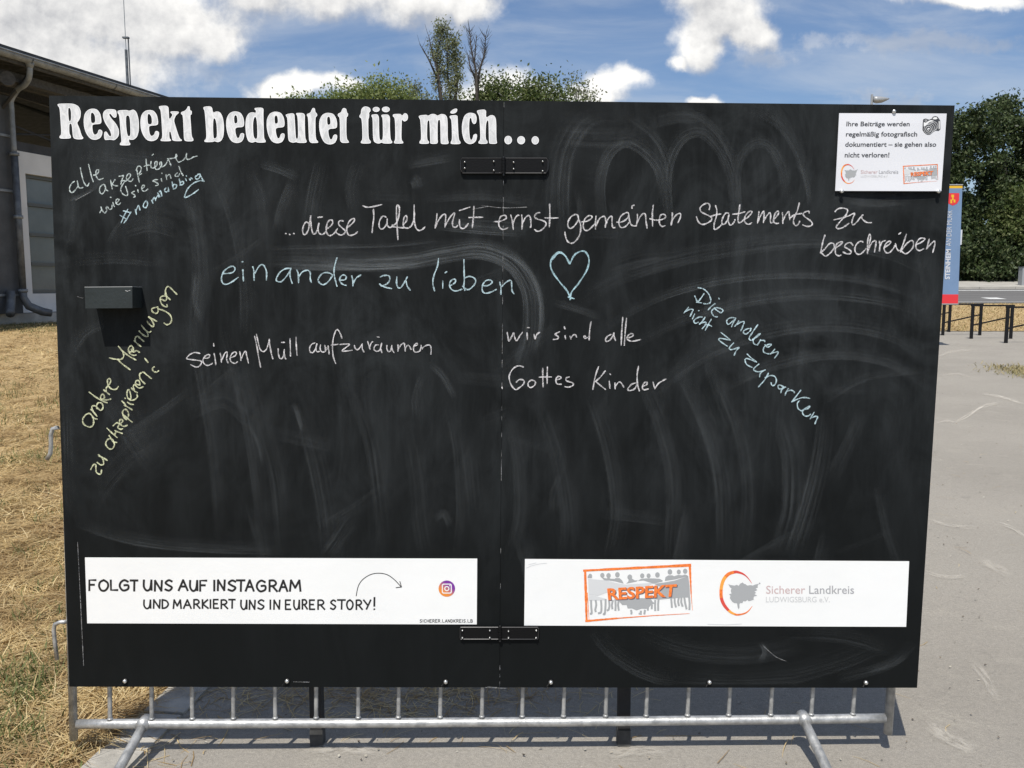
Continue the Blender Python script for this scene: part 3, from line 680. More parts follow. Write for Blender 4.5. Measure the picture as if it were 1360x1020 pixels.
# middle: bushes and treetops above the board
def mtree(name, label, px, Y, bl, n, size, mt, r=.18, sig=.35, per=30, hollow=.3, limbs=8):
    return tree(name, label, (at(px, 100, Y).x, Y), [blob(*b[:2], Y, *b[2:4], b[4] if len(b) > 4 else 0) for b in bl], n, size, mt, r, G1, sig, per, hollow, limbs)
mtree('maple_tree', 'light green bushy treetop left of the tall feathery trees', 495, 42, [(470, 133, 30, 16), (505, 124, 30, 17), (528, 130, 22, 16), (447, 142, 26, 12), (415, 146, 26, 9), (500, 170, 60, 30)], 12500, .08, 'light', sig=.42)
mtree('small_tree', 'thin low treetop barely clearing the board at far left of the trees', 400, 46, [(388, 137, 14, 8), (402, 140, 14, 10), (436, 138, 12, 9), (420, 170, 50, 28)], 4200, .085, 'light', sig=.3)
mtree('willow_tree', 'small grey green feathery tree between the light maple and the tall tree', 550, 44, [(548, 122, 13, 20), (556, 136, 16, 14), (540, 140, 12, 12), (550, 180, 30, 40)], 3600, .075, 'grey', sig=.28, hollow=.1)
mtree('dark_tree', 'dark green bushy treetop just left of the board seam', 662, 43, [(660, 122, 18, 22), (646, 132, 18, 14), (675, 130, 14, 14), (660, 175, 30, 40)], 6800, .08, 'mid', sig=.4)
mtree('broad_tree', 'broad dark green treetop right of the board seam', 715, 41, [(712, 122, 20, 20), (735, 126, 16, 17), (700, 132, 20, 14), (752, 134, 14, 10), (720, 180, 50, 50)], 9500, .08, 'mid', sig=.42)
mtree('birch_tree', 'pale loose treetop at the right end of the middle row', 765, 44, [(762, 118, 15, 17), (775, 124, 14, 14), (782, 132, 10, 8), (765, 180, 28, 50)], 2600, .075, 'grey', sig=.35, hollow=.0)
mtree('low_bush', 'low green bush between the willow and the tall thin trees', 590, 46, [(592, 136, 14, 10), (612, 139, 12, 7), (598, 178, 44, 34)], 3600, .08, 'mid', sig=.3)
# two tall thin trees drawn with real twigs
def twiggy(label, px, Y, stems, nleaf, mt, spread, size):
    x = at(px, 130, Y).x; z = zt(x, Y); t_ = thing('poplar_tree', label, 'tree', (x, Y, z), None); tm = M(); C = []
    tm.tube([(x, Y, z - .2), (x, Y, at(px, 175, Y).z)], [.16, .10], 8); tm.build('trunk', m_bark, t_, smooth=True)
    bm_ = M()
    for st in stems:
        pts = [Vector((x, Y, at(px, 178, Y).z))] + [at(a, b, Y) + Vector((0, random.uniform(-.3, .3), 0)) for a, b in st['p']]
        c = [Vector(v) for v in spline([tuple(p) for p in pts], 5)]; n_ = len(c)
        bm_.tube(c, [.075 * (1 - i / n_) + .010 for i in range(n_)], 6)
        for i in range(5, n_):
            for _ in range(st.get('tw', 3)):
                d_ = Vector((random.choice((-1, 1)) * random.uniform(.25, 1), random.uniform(-.8, .8), random.uniform(.6, 1.6))).normalized(); l_ = random.uniform(.3, .95) * spread
                a = c[i].lerp(c[i - 1], random.random()); e = a + d_ * l_
                bm_.tube([a, a.lerp(e, .5) + Vector((0, 0, -.04)), e], [.012, .008, .005], 4, cap=False)
                if st['leaf']:
                    for _ in range(int(nleaf)): C.append(tuple(a.lerp(e, random.uniform(.2, 1.1)) + Vector((random.gauss(0, .12), random.gauss(0, .12), random.gauss(0, .12)))))
    bm_.build('branches', m_bark, t_, smooth=True)
    if C:
        V, F = leaves(np.array(C), size); o = np_mesh('crown', V - np.array([x, Y, z]), F, LG[mt]); o.parent = t_
twiggy('tall thin feathery green tree, the highest behind the board', 592, 40, [dict(p=[(584, 125), (582, 95), (580, 70), (586, 50), (588, 40)], leaf=1, tw=4), dict(p=[(605, 130), (607, 100), (604, 75), (600, 52)], leaf=1, tw=5),
       dict(p=[(598, 128), (594, 95), (596, 62)], leaf=1, tw=5), dict(p=[(583, 115), (572, 85), (558, 60)], leaf=0, tw=1), dict(p=[(582, 100), (574, 70), (569, 46)], leaf=0, tw=2)], 20, 'feather', .62, .055)
twiggy('tall bare tree with almost leafless upright twigs beside the feathery one', 634, 40, [dict(p=[(634, 130), (632, 95), (626, 65), (624, 40)], leaf=0, tw=6), dict(p=[(634, 115), (638, 90), (643, 70), (645, 48)], leaf=0, tw=6),
       dict(p=[(633, 105), (630, 80), (633, 45)], leaf=0, tw=2), dict(p=[(632, 110), (625, 90), (621, 70)], leaf=0, tw=2)], 0, 'grey', .55, .05)
# right: large dark trees behind the road, and the hedge below them
def rtree(name, label, px, Y, bl, n, mt='dark', r=.3, size=.125):
    rr_ = random.Random(px * 3 + n); sub_ = []
    for b in bl:
        sub_.append((b[0], b[1], b[2] * .62, b[3] * .62))
        for _ in range(9):
            a = rr_.uniform(0, 6.28); k = rr_.uniform(.45, .95); s_ = rr_.uniform(.22, .42); sub_.append((b[0] + math.cos(a) * b[2] * k, b[1] + math.sin(a) * b[3] * k, b[2] * s_, b[3] * s_, rr_.uniform(-2.5, 2.0)))
    bl = sub_
    return tree(name, label, (at(px, 300, Y).x, Y), [blob(*b[:2], Y, *b[2:4], b[4] if len(b) > 4 else 0) for b in bl], n, size, mt, r, 'large dark trees across the road at right', .34, 60, .3, 3)
rtree('large_tree', 'large dark tree across the road directly beside the board edge', 1270, 58, [(1272, 200, 36, 45), (1255, 250, 40, 50), (1290, 180, 26, 32), (1280, 300, 34, 45), (1240, 190, 36, 32), (1268, 155, 16, 12)], 22000)
rtree('large_tree', 'tallest dark tree at the right frame edge across the road', 1335, 60, [(1325, 165, 30, 34), (1352, 180, 34, 46), (1318, 225, 30, 40), (1350, 250, 44, 50), (1375, 200, 44, 60), (1340, 140, 18, 12), (1312, 150, 14, 10)], 24000)
rtree('leaning_tree', 'lighter green tree crown bulging low before the dark ones at right', 1345, 56.5, [(1345, 285, 26, 20), (1362, 262, 30, 26), (1328, 300, 16, 14), (1350, 320, 36, 30)], 15000, 'mid')
rtree('hedge_bush', 'dense dark hedge bush at the tree feet right beside the banner', 1290, 56, [(1290, 335, 26, 30), (1262, 340, 30, 34), (1308, 350, 20, 24)], 15000, 'dark', .1)
rtree('hedge_bush', 'dense dark hedge bush at the tree feet at the right frame edge', 1345, 56, [(1338, 345, 26, 28), (1368, 335, 30, 36), (1322, 340, 18, 26)], 15000, 'dark', .1)
# dark wood floor behind them reads through the gaps
m_wood = mat('wood_shade', (0.035, 0.042, 0.02), 0.95, var=0.4, vscale=.8, bump=0.8, bscale=3)
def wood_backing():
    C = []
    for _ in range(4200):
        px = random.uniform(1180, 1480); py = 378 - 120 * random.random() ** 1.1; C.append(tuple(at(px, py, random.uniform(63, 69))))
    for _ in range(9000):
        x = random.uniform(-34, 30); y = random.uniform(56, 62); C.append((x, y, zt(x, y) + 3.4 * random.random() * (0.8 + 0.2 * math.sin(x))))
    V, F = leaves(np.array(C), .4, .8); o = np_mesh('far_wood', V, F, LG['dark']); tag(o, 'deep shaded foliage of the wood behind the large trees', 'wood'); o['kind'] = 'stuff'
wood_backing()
# more trees outside the frame so that the place goes on
for px, Y, s_ in ((1010, 66, 1.0), (880, 70, .8), (1120, 64, .9), (1470, 62, 1.1), (1600, 60, 1.1), (250, 62, .7), (90, 70, .7)):
    x = at(px, 300, Y).x; z = zt(x, Y); h = 3.0 * s_
    if px < 1300: h = 2.4
    tree('distant_tree', 'round green tree far off to the right, ' + ('nearer the hedge' if px < 1500 else 'farthest right'), (x, Y), [(x, Y, z + h, 2.8, h * .7), (x + 2, Y, z + h * .8, 2.2, h * .6)], 2500, .25, 'mid', .2, 'trees beyond the right frame edge', .6, 40) if px > 1300 else None

# ------------------------------------------------------------------ chalkboard
BP = Vector((-0.0334, 2.5479, EYE - 0.3469)); yw, ln, rl = R(.7933), R(.8788), R(-.6176)
bu = Vector((math.cos(yw), math.sin(yw), 0)); bn_ = Vector((-math.sin(yw), math.cos(yw), 0)); bv = Vector((0, 0, 1)) * math.cos(ln) + bn_ * math.sin(ln)
BU = bu * math.cos(rl) + bv * math.sin(rl); BV = -bu * math.sin(rl) + bv * math.cos(rl); BN = BV.cross(BU).normalized()
if BN.y > 0: BN = -BN                                   # points at the viewer
def onb(px, py, off=0.0):
    r = ray(px, py); k = ((BP + BN * off - ORG).dot(BN)) / r.dot(BN); return ORG + r * k
def outline(q, off, th): return [onb(*q[i]) + BN * (off - th) for i in range(4)], [onb(*q[i]) + BN * off for i in range(4)]
def plate(m, q, off, th, mi=0):
    """slab whose front face (quad of photo pixels TL TR BR BL on the board plane) sits off in front of the board"""
    bk, fr = [onb(*p, off) - BN * th for p in q], [onb(*p, off) for p in q]
    return m.hexa([bk[3], bk[2], fr[2], fr[3], bk[0], bk[1], fr[1], fr[0]], mi)

def board_mat():
    m = bpy.data.materials.new('chalkboard_black'); m.use_nodes = True; t = NT(m.node_tree); b = m.node_tree.nodes['Principled BSDF']
    co = t.node('ShaderNodeTexCoord').outputs['Object']; sp = t.node('ShaderNodeSeparateXYZ'); t.l.new(co, sp.inputs[0])
    big = t.noise(t.scalev(co, (2.2, 1, .9)), 1.0, 5, 0.55, 0.8); st1 = t.noise(t.scalev(co, (12, 1, 2.2)), 1.0, 6, 0.7, 2.5); st2 = t.noise(t.scalev(co, (110, 1, 5)), 1.0, 4, 0.7, .5)
    mot = t.noise(t.scalev(co, (1, 1, .55)), 5, 7, 0.66, 1.6); weave = t.noise(t.scalev(co, (260, 1, 420)), 1.0, 2, .5)
    up = t.smooth(sp.outputs[2], -0.75, 0.25, 0.0, 1.0)         # chalk dust stays where people wrote: thin near the foot of the board
    d = t.math('MULTIPLY', t.math('ADD', t.math('MULTIPLY', t.smooth(st1, .38, .75), .26), t.math('ADD', t.math('MULTIPLY', t.smooth(mot, .32, .72), .6), t.math('MULTIPLY', t.smooth(st2, .45, .75), .10))), t.smooth(big, .28, .68, .25, 1))
    d = t.math('MULTIPLY', d, t.math('ADD', .12, t.math('MULTIPLY', up, .88)))
    d = t.math('MULTIPLY', d, t.smooth(weave, .3, .6, .75, 1.0))
    c = t.mix(t.math('MULTIPLY', d, .066), (0.0050, 0.0060, 0.0063), (0.46, 0.52, 0.56))
    t.l.new(c, b.inputs['Base Color']); b.inputs['Roughness'].default_value = 0.62; b.inputs['Specular IOR Level'].default_value = 0.12
    t.l.new(t.math('ADD', .60, t.math('MULTIPLY', d, .25)), b.inputs['Roughness'])
    bm = t.node('ShaderNodeBump'); bm.inputs['Strength'].default_value = .12; bm.inputs['Distance'].default_value = .001
    t.l.new(t.noise(co, 240, 3, .6), bm.inputs['Height']); t.l.new(bm.outputs[0], b.inputs['Normal']); return m
m_board = board_mat(); m_edge = mat('board_edge', (0.10, 0.095, 0.09), 0.8, var=.4, vscale=30)
board = thing('chalkboard', 'large two-leaf black chalkboard headed Respekt bedeutet für mich, hung on the barrier', 'chalkboard', tuple(BP))
TLc, TRc, BRc, BLc = (65, 127), (1268, 140), (1218, 913.5), (92, 912)
ST, SB = (669.2, 133.6), (663.4, 913)
def panel(q, name):
    m = M(); bk, fr = [onb(*p) - BN * .012 for p in q], [onb(*p) for p in q]
    k = len(m.v); m.v += [tuple(v) for v in fr + bk]
    m.f.append((3, 2, 1, 0)); m.mi.append(0); m.f.append((4, 5, 6, 7)); m.mi.append(0)
    for i in range(4): j = (i + 1) % 4; m.f.append((i, j, j + 4, i + 4)); m.mi.append(1)
    return m.build(name, [m_board, m_edge], board)
panel([TLc, (ST[0] - .2, ST[1]), (SB[0] - .2, SB[1]), BLc], 'panel'); panel([(ST[0] + .2, ST[1]), TRc, BRc, (SB[0] + .2, SB[1])], 'panel')
sb_ = M(); q_ = [(ST[0] - 12, 140), (ST[0] + 12, 140), (SB[0] + 12, 908), (SB[0] - 12, 908)]; sb_.hexa([onb(*q_[i]) - BN * k for k in (.0125, .03) for i in range(4)]); 
# dark battens standing behind, down to the ground
m_post = mat('black_timber', (0.014, 0.014, 0.015), 0.75, var=.3, vscale=20, bump=.3)
m_foot_lit = mat('sunlit_foot_tone', (0.05, 0.05, 0.05), 0.85, var=.3, vscale=30)  # paler tone paints the sunlight on the foot of the black posts
sb_.build('seam_light_block', m_post, board)  # unseen strip added behind the seam to block light through the gap
for px in (418, 830):
    p = onb(px, 905); Y = 2.615; c = at(px, 905, Y); m = M(); m.box(c.x - .019, c.x + .019, Y, Y + .04, .055, 1.66); po = m.build('support_post', m_post, board)
    M().box(c.x - .0205, c.x + .0205, Y - .0015, Y + .0415, 0.0, .0549).build('lit_post_foot', m_foot_lit, po)
# joint marks: chalk caught in the seam
def chalk_mat(name, col, lo=.5, hi=.97):
    m = bpy.data.materials.new(name); m.use_nodes = True; t = NT(m.node_tree); b = m.node_tree.nodes['Principled BSDF']
    b.inputs['Base Color'].default_value = (*col, 1); b.inputs['Roughness'].default_value = 1; b.inputs['Specular IOR Level'].default_value = 0
    co = t.node('ShaderNodeTexCoord').outputs['Object']; n_ = t.noise(co, 420, 2, .7); n2 = t.noise(co, 70, 3, .6)
    a = t.math('MULTIPLY', t.smooth(n_, .36, .56, lo * .6, 1.0), t.smooth(n2, .3, .66, lo + .06, hi))
    tb = t.node('ShaderNodeBsdfTransparent'); ms = t.node('ShaderNodeMixShader'); t.l.new(a, ms.inputs[0])
    t.l.new(tb.outputs[0], ms.inputs[1]); t.l.new(b.outputs[0], ms.inputs[2]); t.l.new(ms.outputs[0], m.node_tree.nodes['Material Output'].inputs[0]); return m
CH = {'white': chalk_mat('white_chalk', (.76, .76, .76)), 'pink': chalk_mat('pinkish_chalk', (.73, .71, .725)), 'mint': chalk_mat('mint_chalk', (.62, .70, .69)),
      'blue': chalk_mat('blue_chalk', (.45, .66, .73)), 'paleblue': chalk_mat('pale_blue_chalk', (.55, .72, .78)), 'yellow': chalk_mat('yellow_chalk', (.70, .72, .48)), 'faint': chalk_mat('faint_chalk', (.6, .6, .6), .1, .5)}
LIFT = [0.0009]
def stroke(m, pts, w_, sub=5):
    """one chalk line as a slightly uneven ribbon with blunt ends"""
    c = spline(pts, sub) if len(pts) > 2 else [tuple(np.array(pts[0]) * (1 - k / 3) + np.array(pts[-1]) * k / 3) for k in range(4)]
    n = len(c); k0 = len(m.v); LIFT[0] += 6e-6
    ph = random.uniform(0, 9)
    for i, p in enumerate(c):
        a, b = c[max(i - 1, 0)], c[min(i + 1, n - 1)]; dx, dy = b[0] - a[0], b[1] - a[1]; q = math.hypot(dx, dy) or 1
        ww = w_ * .80 * (1 + .22 * math.sin(ph + i * .9) + random.uniform(-.10, .10)) * (.7 if i in (0, n - 1) else 1)
        ex_ = (-.45 if i == 0 else .45 if i == n - 1 else 0) * w_ * .6
        for s_ in (-.5, .5):
            m.v.append(tuple(onb(p[0] + dx / q * ex_ - dy / q * s_ * ww, p[1] + dy / q * ex_ + dx / q * s_ * ww, LIFT[0] + i * 1.5e-6)))
    for i in range(n - 1): a = k0 + 2 * i; m.f.append((a, a + 1, a + 3, a + 2)); m.mi.append(0)
def P2(s): return [tuple(float(v) for v in p.split(',')) for p in s.split()]
def writing(label, colour, groups, w_=2.3, gap=13):
    """each word (strokes lying close together) becomes one part"""
    S = [[(ox + x / sc_, oy + y / sc_) for x, y in P2(line.strip())] for (ox, oy, sc_), txt in groups for line in txt.strip().split('|') if line.strip()]
    grp = list(range(len(S)))
    for i in range(len(S)):
        for j in range(i):
            if grp[i] != grp[j] and min(math.dist(p, q) for p in S[i] for q in S[j]) < gap:
                a, b = grp[i], grp[j]; grp = [b if g == a else g for g in grp]
    for g in sorted(set(grp)):
        m = M()
        for i, s in enumerate(S):
            if grp[i] == g: stroke(m, s, w_)
        m.build('chalk_writing', CH[colour], board, label=label)

writing('pale mint chalk words at the top left of the board', 'mint', [((80, 190, 6.8), '''
130,345 108,360 86,395 86,430 105,448 130,430 160,385 152,340|155,345 165,395 185,408 205,400|182,222 188,260 205,330 225,375 245,388 260,362|255,192 270,250 285,310 298,350|
300,290 325,285 345,262 345,242 328,245 322,275 330,310 352,330 388,318|395,372 370,385 355,415 362,450 380,458 400,435 410,400 400,375|402,385 415,420 432,432|455,335 462,375 470,415|495,330 475,360 462,380|468,372 495,385 520,385|
530,300 560,295 572,292 560,325 548,372|548,345 575,338 582,345 558,385 548,410 550,440 572,465 600,475 610,455 600,420 590,390|590,345 615,325 635,295 625,275 605,290 598,320 615,340 640,345 658,322|
690,235 700,290 715,355|685,245 700,212 722,210 732,230 722,262 700,285|712,290 735,275|775,145 778,190 785,250|757,210 790,200 815,200|820,165 818,200 825,225 850,222|830,110 842,100|
850,222 875,195 872,165 855,175 855,210 865,238 890,235|890,235 915,205 912,170 900,180 905,210 930,212 955,190|955,190 975,150 985,165 1000,205|968,140 1000,140 1030,135|1030,135 1052,120 1050,102 1042,115 1050,150 1070,172 1090,165|
1090,165 1115,150 1135,120 1142,90 1138,115 1145,145 1170,145 1205,125 1235,118|358,630 372,600 368,575 375,600 400,632 420,610 415,585 425,575 445,600 465,590 468,560|475,535 482,560 490,575|452,490 460,490|
500,540 520,530 530,510 515,505 502,525 510,550 530,555 545,540|670,435 650,445 648,455 668,465 678,478 662,490|700,420 705,445|678,382 684,388|735,415 755,400 760,382 745,382 735,400 740,425 765,435 792,415|
880,330 855,332 838,342 860,352 885,368 880,380 860,385|912,320 918,348|917,270 919,276|955,285 962,330|958,305 975,290 990,285 1000,320|1060,270 1040,285 1042,300 1065,298 1080,275|1072,210 1085,250 1110,295''')], 1.75)
writing('pale blue chalk hashtag nomobbing with a swoosh', 'paleblue', [((80, 190, 6.8), '''
610,598 580,650 550,720|638,622 605,680 575,722|570,612 635,628|540,652 600,688|678,600 688,645|682,615 705,565 712,575 720,605|775,522 755,545 752,575 770,585 788,560 785,530 775,522|825,515 838,545|830,525 850,490 858,500 862,520|
862,505 880,475 890,490|895,440 905,430 918,480|880,450 900,485|955,405 942,425 955,442 975,432 978,412|975,400 982,440|1010,350 1020,400|1018,390 1030,372 1050,380 1045,405 1020,415|1075,325 1085,375|1080,360 1105,345 1115,365 1095,378 1082,378|1130,320 1140,340|1138,295 1142,300|
1165,320 1175,335 1180,315 1195,325|1240,290 1220,305 1230,325 1255,315 1262,280 1240,285|1262,280 1280,320 1300,345|1300,345 1260,340 1200,365 1150,415 1125,475 1128,492 1160,480 1210,450 1248,420''')], 1.9)
writing('pinkish chalk word of the line diese Tafel mit ernst gemeinten Statements', 'pink', [((370, 260, 7.556), '''
70,378 76,382|108,386 114,390|150,378 156,382|300,275 280,262 255,290 242,340 248,380 270,388 295,350 308,290 320,210 325,205|322,210 325,280 335,350 352,385 375,370 395,320 405,275|405,275 395,320 400,360 420,385 450,385 480,350|395,217 440,212|
478,330 510,315 540,280 540,250 520,242 495,262 480,310 480,360 500,395 525,398 560,375 590,330|650,255 625,248 605,262 605,290 640,325 668,350 660,378 625,395 590,380 575,365|680,320 715,300 755,260 762,235 745,230 715,250 690,300 685,350 700,390 725,398 765,385 792,362|
845,100 890,115 950,108 1035,88|952,135 955,220 945,300 938,370|1080,215 1045,205 1015,250 1008,300 1025,332 1055,325 1085,280 1090,230|1088,260 1095,300 1120,320 1140,305|1140,295 1165,290 1195,250 1210,180 1212,120 1198,92 1183,120 1185,220 1190,330 1198,440|1145,310 1200,318 1260,322|
1250,290 1275,265 1290,225 1280,200 1262,215 1252,260 1255,310 1290,325 1325,310 1350,270'''), ((540, 260, 6.476), '''
65,80 65,150 68,220 80,275 105,298 135,290 158,268|25,270 45,255 60,210 68,150|262,155 255,220 245,278|248,270 275,210 310,165 335,165 335,220 330,270|335,255 370,190 405,150 412,160 395,230 400,265 425,270 440,255|455,205 455,240 465,275 495,280 530,240|455,127 545,97|580,92 575,180 565,275|535,187 600,185 655,185|
752,222 800,220 850,200 858,180 840,168 810,180 795,215 795,260 820,288 850,285 870,275|895,165 910,220 918,290|915,240 935,190 960,165 965,170|990,165 995,230 992,288|995,240 1020,190 1050,170 1065,190 1070,250 1065,272|1145,145 1120,150 1100,180 1125,200 1175,215 1200,235 1190,265 1155,298 1125,305 1100,290|1230,72 1232,160 1228,268|1190,190 1240,192 1303,190'''),
((740, 260, 7.556), '''
215,235 205,195 180,188 140,210 110,260 110,310 135,328 175,300 215,240|215,235 235,290 232,370 205,430 165,470 130,475 100,450 82,400 78,365|245,262 300,255 345,225 345,205 320,200 285,225 265,270 262,320 285,348 320,340 360,300 375,285|390,205 385,260 385,335|388,310 420,235 460,208 480,215 488,260 482,315|485,300 510,235 540,205 550,215 550,280 560,320 580,318|
597,265 650,262 700,230 718,195 710,170 680,175 640,205 620,250 625,300 650,320 690,305 720,270|720,190 725,240 740,285 765,302 795,300|752,127 752,100 772,95|805,185 805,240 795,300|798,280 830,215 865,178 885,190 892,260 902,325|965,95 955,180 958,305|930,230 990,245 1045,240|1045,240 1080,225 1088,200 1065,185 1040,195 1025,235 1030,285 1055,308 1082,300|
1155,170 1155,220 1143,295|1145,275 1175,215 1215,180 1238,185 1235,220 1212,270'''), ((910, 260, 7.556), '''
240,140 248,100 225,75 180,90 150,125 160,160 215,190 262,215 262,245 225,272 175,288 135,265 112,210|305,98 318,150 312,210 292,280 290,325 305,338 340,315 370,285|262,205 310,190 358,182|435,175 410,172 385,205 368,250 375,285 400,280 425,240 440,190|435,200 432,250 445,288 465,292 490,265 500,240|548,90 540,160 530,230 535,265 555,268 590,240|475,185 540,178 600,160|
590,240 630,215 665,175 665,155 640,160 605,200 595,250 615,280 645,285 668,270|740,158 735,220 725,275|728,265 760,195 790,155 792,200 785,270|785,255 820,200 850,170 858,200 855,265 875,268|885,240 920,205 938,170 928,155 905,175 888,225 890,265 915,278 938,275|975,170 980,220 980,278|982,250 1010,190 1040,160 1045,190 1050,240|1145,72 1125,150 1090,230 1090,280 1110,300 1135,285 1150,255|1050,225 1100,190 1170,178|
1245,175 1240,155 1210,160 1185,180 1200,210 1250,245 1275,275 1265,300 1225,308 1180,292'''), ((1080, 260, 7.556), '''
220,160 250,130 310,125 345,145 330,190 270,260 232,310 250,330 300,318 360,275|205,242 280,225 360,200|360,200 415,175 400,220 388,270 405,292 440,260 475,215 500,192|485,215 500,240 540,268 585,270|118,395 100,450 85,520 75,575|80,570 120,530 165,480 205,480 210,520 180,565 140,600 115,603 80,570|218,530 260,500 295,470 280,462 240,480 222,530 225,580 255,603 280,595|
400,500 375,470 335,480 315,510 345,530 378,555 375,578 340,583 300,565|500,465 480,455 440,480 418,530 430,575 465,588 500,565 530,530|545,580 545,480 555,410 570,388 575,420 560,500 545,570|548,550 590,470 625,450 630,480 615,565|665,455 668,500 665,555|668,520 690,465 725,450|710,520 760,490 778,465 765,455 730,480 712,530 730,568 765,570 800,535 820,500|825,480 835,520 855,550 880,545|860,385 880,370|
935,385 915,450 890,520 875,565|880,560 930,490 980,450 1005,465 1000,520 960,565 925,582 890,560|1030,490 1080,470 1118,440 1110,425 1070,430 1035,475 1035,530 1070,550 1110,530|1165,435 1150,490 1140,530|1135,535 1180,485 1215,455 1220,490 1200,570''')], 2.15)
writing('light blue chalk word of einander zu lieben', 'paleblue', [((280, 330, 6.476), '''
100,215 140,215 190,205 208,175 190,152 150,165 110,200 92,250 100,295 135,308 185,285 235,248|275,182 278,230 280,280|268,113 275,115|360,157 370,190 372,275|375,220 410,160 440,138 465,160 480,210 478,272|690,170 640,175 595,205 565,255 568,280 605,285 650,240 690,180|685,175 682,240 700,300|740,185 752,220 755,295|758,240 790,200 835,188 855,210 855,260 865,292|
1045,225 1010,208 960,215 925,260 930,290 965,312 1010,285 1045,235|1085,80 1065,150 1060,220 1075,290 1085,325|1105,270 1150,270 1165,245 1145,228 1118,240 1108,275 1130,305 1165,318|1212,235 1222,280 1222,322|1225,300 1250,255 1290,228'''), ((490, 330, 6.476), '''
98,245 130,232 170,235 180,265 160,300 110,325|110,325 90,305 130,330 195,345|240,245 238,300 250,335 275,335 305,290 330,245|318,280 330,325 355,358|598,85 590,150 560,230 550,300 565,365|635,280 635,343|655,210 670,200|690,320 720,310 745,285 740,265 715,270 695,295 700,340 735,365 770,362 800,350|818,95 818,180 820,280 815,330 825,360|
820,255 865,240 905,255 918,285 895,325 850,355 805,325|975,320 1020,320 1058,295 1050,275 1010,275 980,310 975,360 1000,385 1050,375 1095,352|1125,290 1135,340 1135,395|1140,330 1180,290 1220,275 1228,310 1230,360 1248,390''')], 2.15)
writing('heart outlined in blue chalk', 'blue', [((660, 240, 2.2667), '218,250 205,225 185,215 165,235 163,265 185,300 210,330 222,355|220,250 235,222 262,212 277,235 270,270 245,310 225,335 220,358|219,249 205,226 187,217 168,236|215,350 232,355')], 2.5)
writing('thin white chalk word of seinen Müll aufzuräumen', 'pink', [((240, 430, 7.556), '''
195,298 140,288 90,310 60,345 75,355 150,365 205,375 205,400 180,430 145,432 100,410|235,345 270,345 293,325 280,308 245,325 222,365 235,400 270,418 305,405 318,395|335,298 345,350 352,412|330,198 333,225|395,295 405,340 408,388|410,370 440,300 465,285 465,320 460,350 475,395|498,340 540,325 560,300 545,282 515,300 497,340 505,380 545,398 570,380|
592,280 600,320 605,370|608,350 635,290 655,275 660,310 670,350 680,395|742,125 765,230 785,350 802,437|760,105 780,200 800,260 830,280 860,255 880,200 888,155|888,155 895,220 910,300 925,352|978,250 980,300 995,345 1020,345 1035,300 1040,258|1040,300 1045,335 1057,355|1012,187 1043,187|1097,148 1100,240 1102,325|1157,135 1160,220 1168,318'''), ((400, 430, 7.158), '''
130,182 100,195 80,230 85,265 110,275 135,240 150,190|148,190 140,235 150,265 175,262|185,200 180,240 195,265 225,265 235,225|225,205 232,265|255,210 262,250 265,288|235,255 258,225|388,140 370,90 345,55 325,75 305,140 298,220 305,310 328,378|285,203 330,198 350,195|368,197 440,192 458,200 420,230 388,260 440,258 485,252|505,205 515,235 540,245 570,210 580,190|578,200 582,240 597,268|
632,168 645,210 655,245|650,225 665,185 680,170|735,200 705,205 692,240 715,262 745,250 765,200|765,185 755,230 768,275|722,125 742,127|815,205 815,240 830,265 850,255 862,205|862,205 865,245 883,275|920,200 922,240 920,262|925,240 950,200 978,185 985,220 990,262|990,235 1010,205 1030,215 1045,245|1075,210 1105,200 1098,185 1075,205 1068,250 1090,270 1130,255 1140,205|1140,205 1150,240|1150,235 1180,210 1220,202 1235,230 1233,290''')], 1.9)
writing('white chalk word of wir sind alle Gottes Kinder', 'pink', [((660, 420, 6.8), '''
92,145 100,190 108,225 135,180 150,150 160,190 178,222 205,180 230,145|272,150 275,210|275,103 292,103|335,165 345,205|345,200 360,165 385,145|565,140 535,155 525,165 555,185 545,205 508,210|615,175 620,205|608,95 615,115|660,180 668,208|668,195 690,170 710,168 718,190|800,185 795,175 785,185 795,200 820,190|850,50 838,120 832,215|
1030,165 1000,180 980,210 990,228 1020,215 1045,180 1058,150|1055,150 1060,190 1072,220|1137,10 1128,120 1122,262|1170,18 1160,120 1150,262|1190,195 1225,180 1228,160 1205,158 1180,180 1175,205 1210,225 1260,220 1298,210'''), ((660, 475, 5.667), '''
38,222 40,232|200,70 160,62 120,85 92,140 105,200 138,240 170,225 202,195 200,170 170,165 145,185|260,168 238,185 235,210 255,225 285,205 288,180 262,168|345,80 345,150 348,220|380,70 378,130 378,195|318,147 360,145 410,145|445,165 475,160 480,145 460,142 445,160 450,195 485,200|545,145 520,155 525,175 570,190 572,208 540,222 510,218|
765,68 740,140 722,240|815,100 775,150 740,180|742,178 780,210 818,240|845,175 850,230|850,122 856,128|888,190 890,235|892,215 915,185 935,190 955,222|1045,190 1015,200 985,235 1000,248 1035,235 1055,200|1065,65 1055,130 1058,200 1072,250|1095,215 1125,205 1130,185 1108,190 1095,220 1105,242 1140,235|1175,185 1188,235|1190,230 1215,195 1245,175 1272,162''')], 2.1)
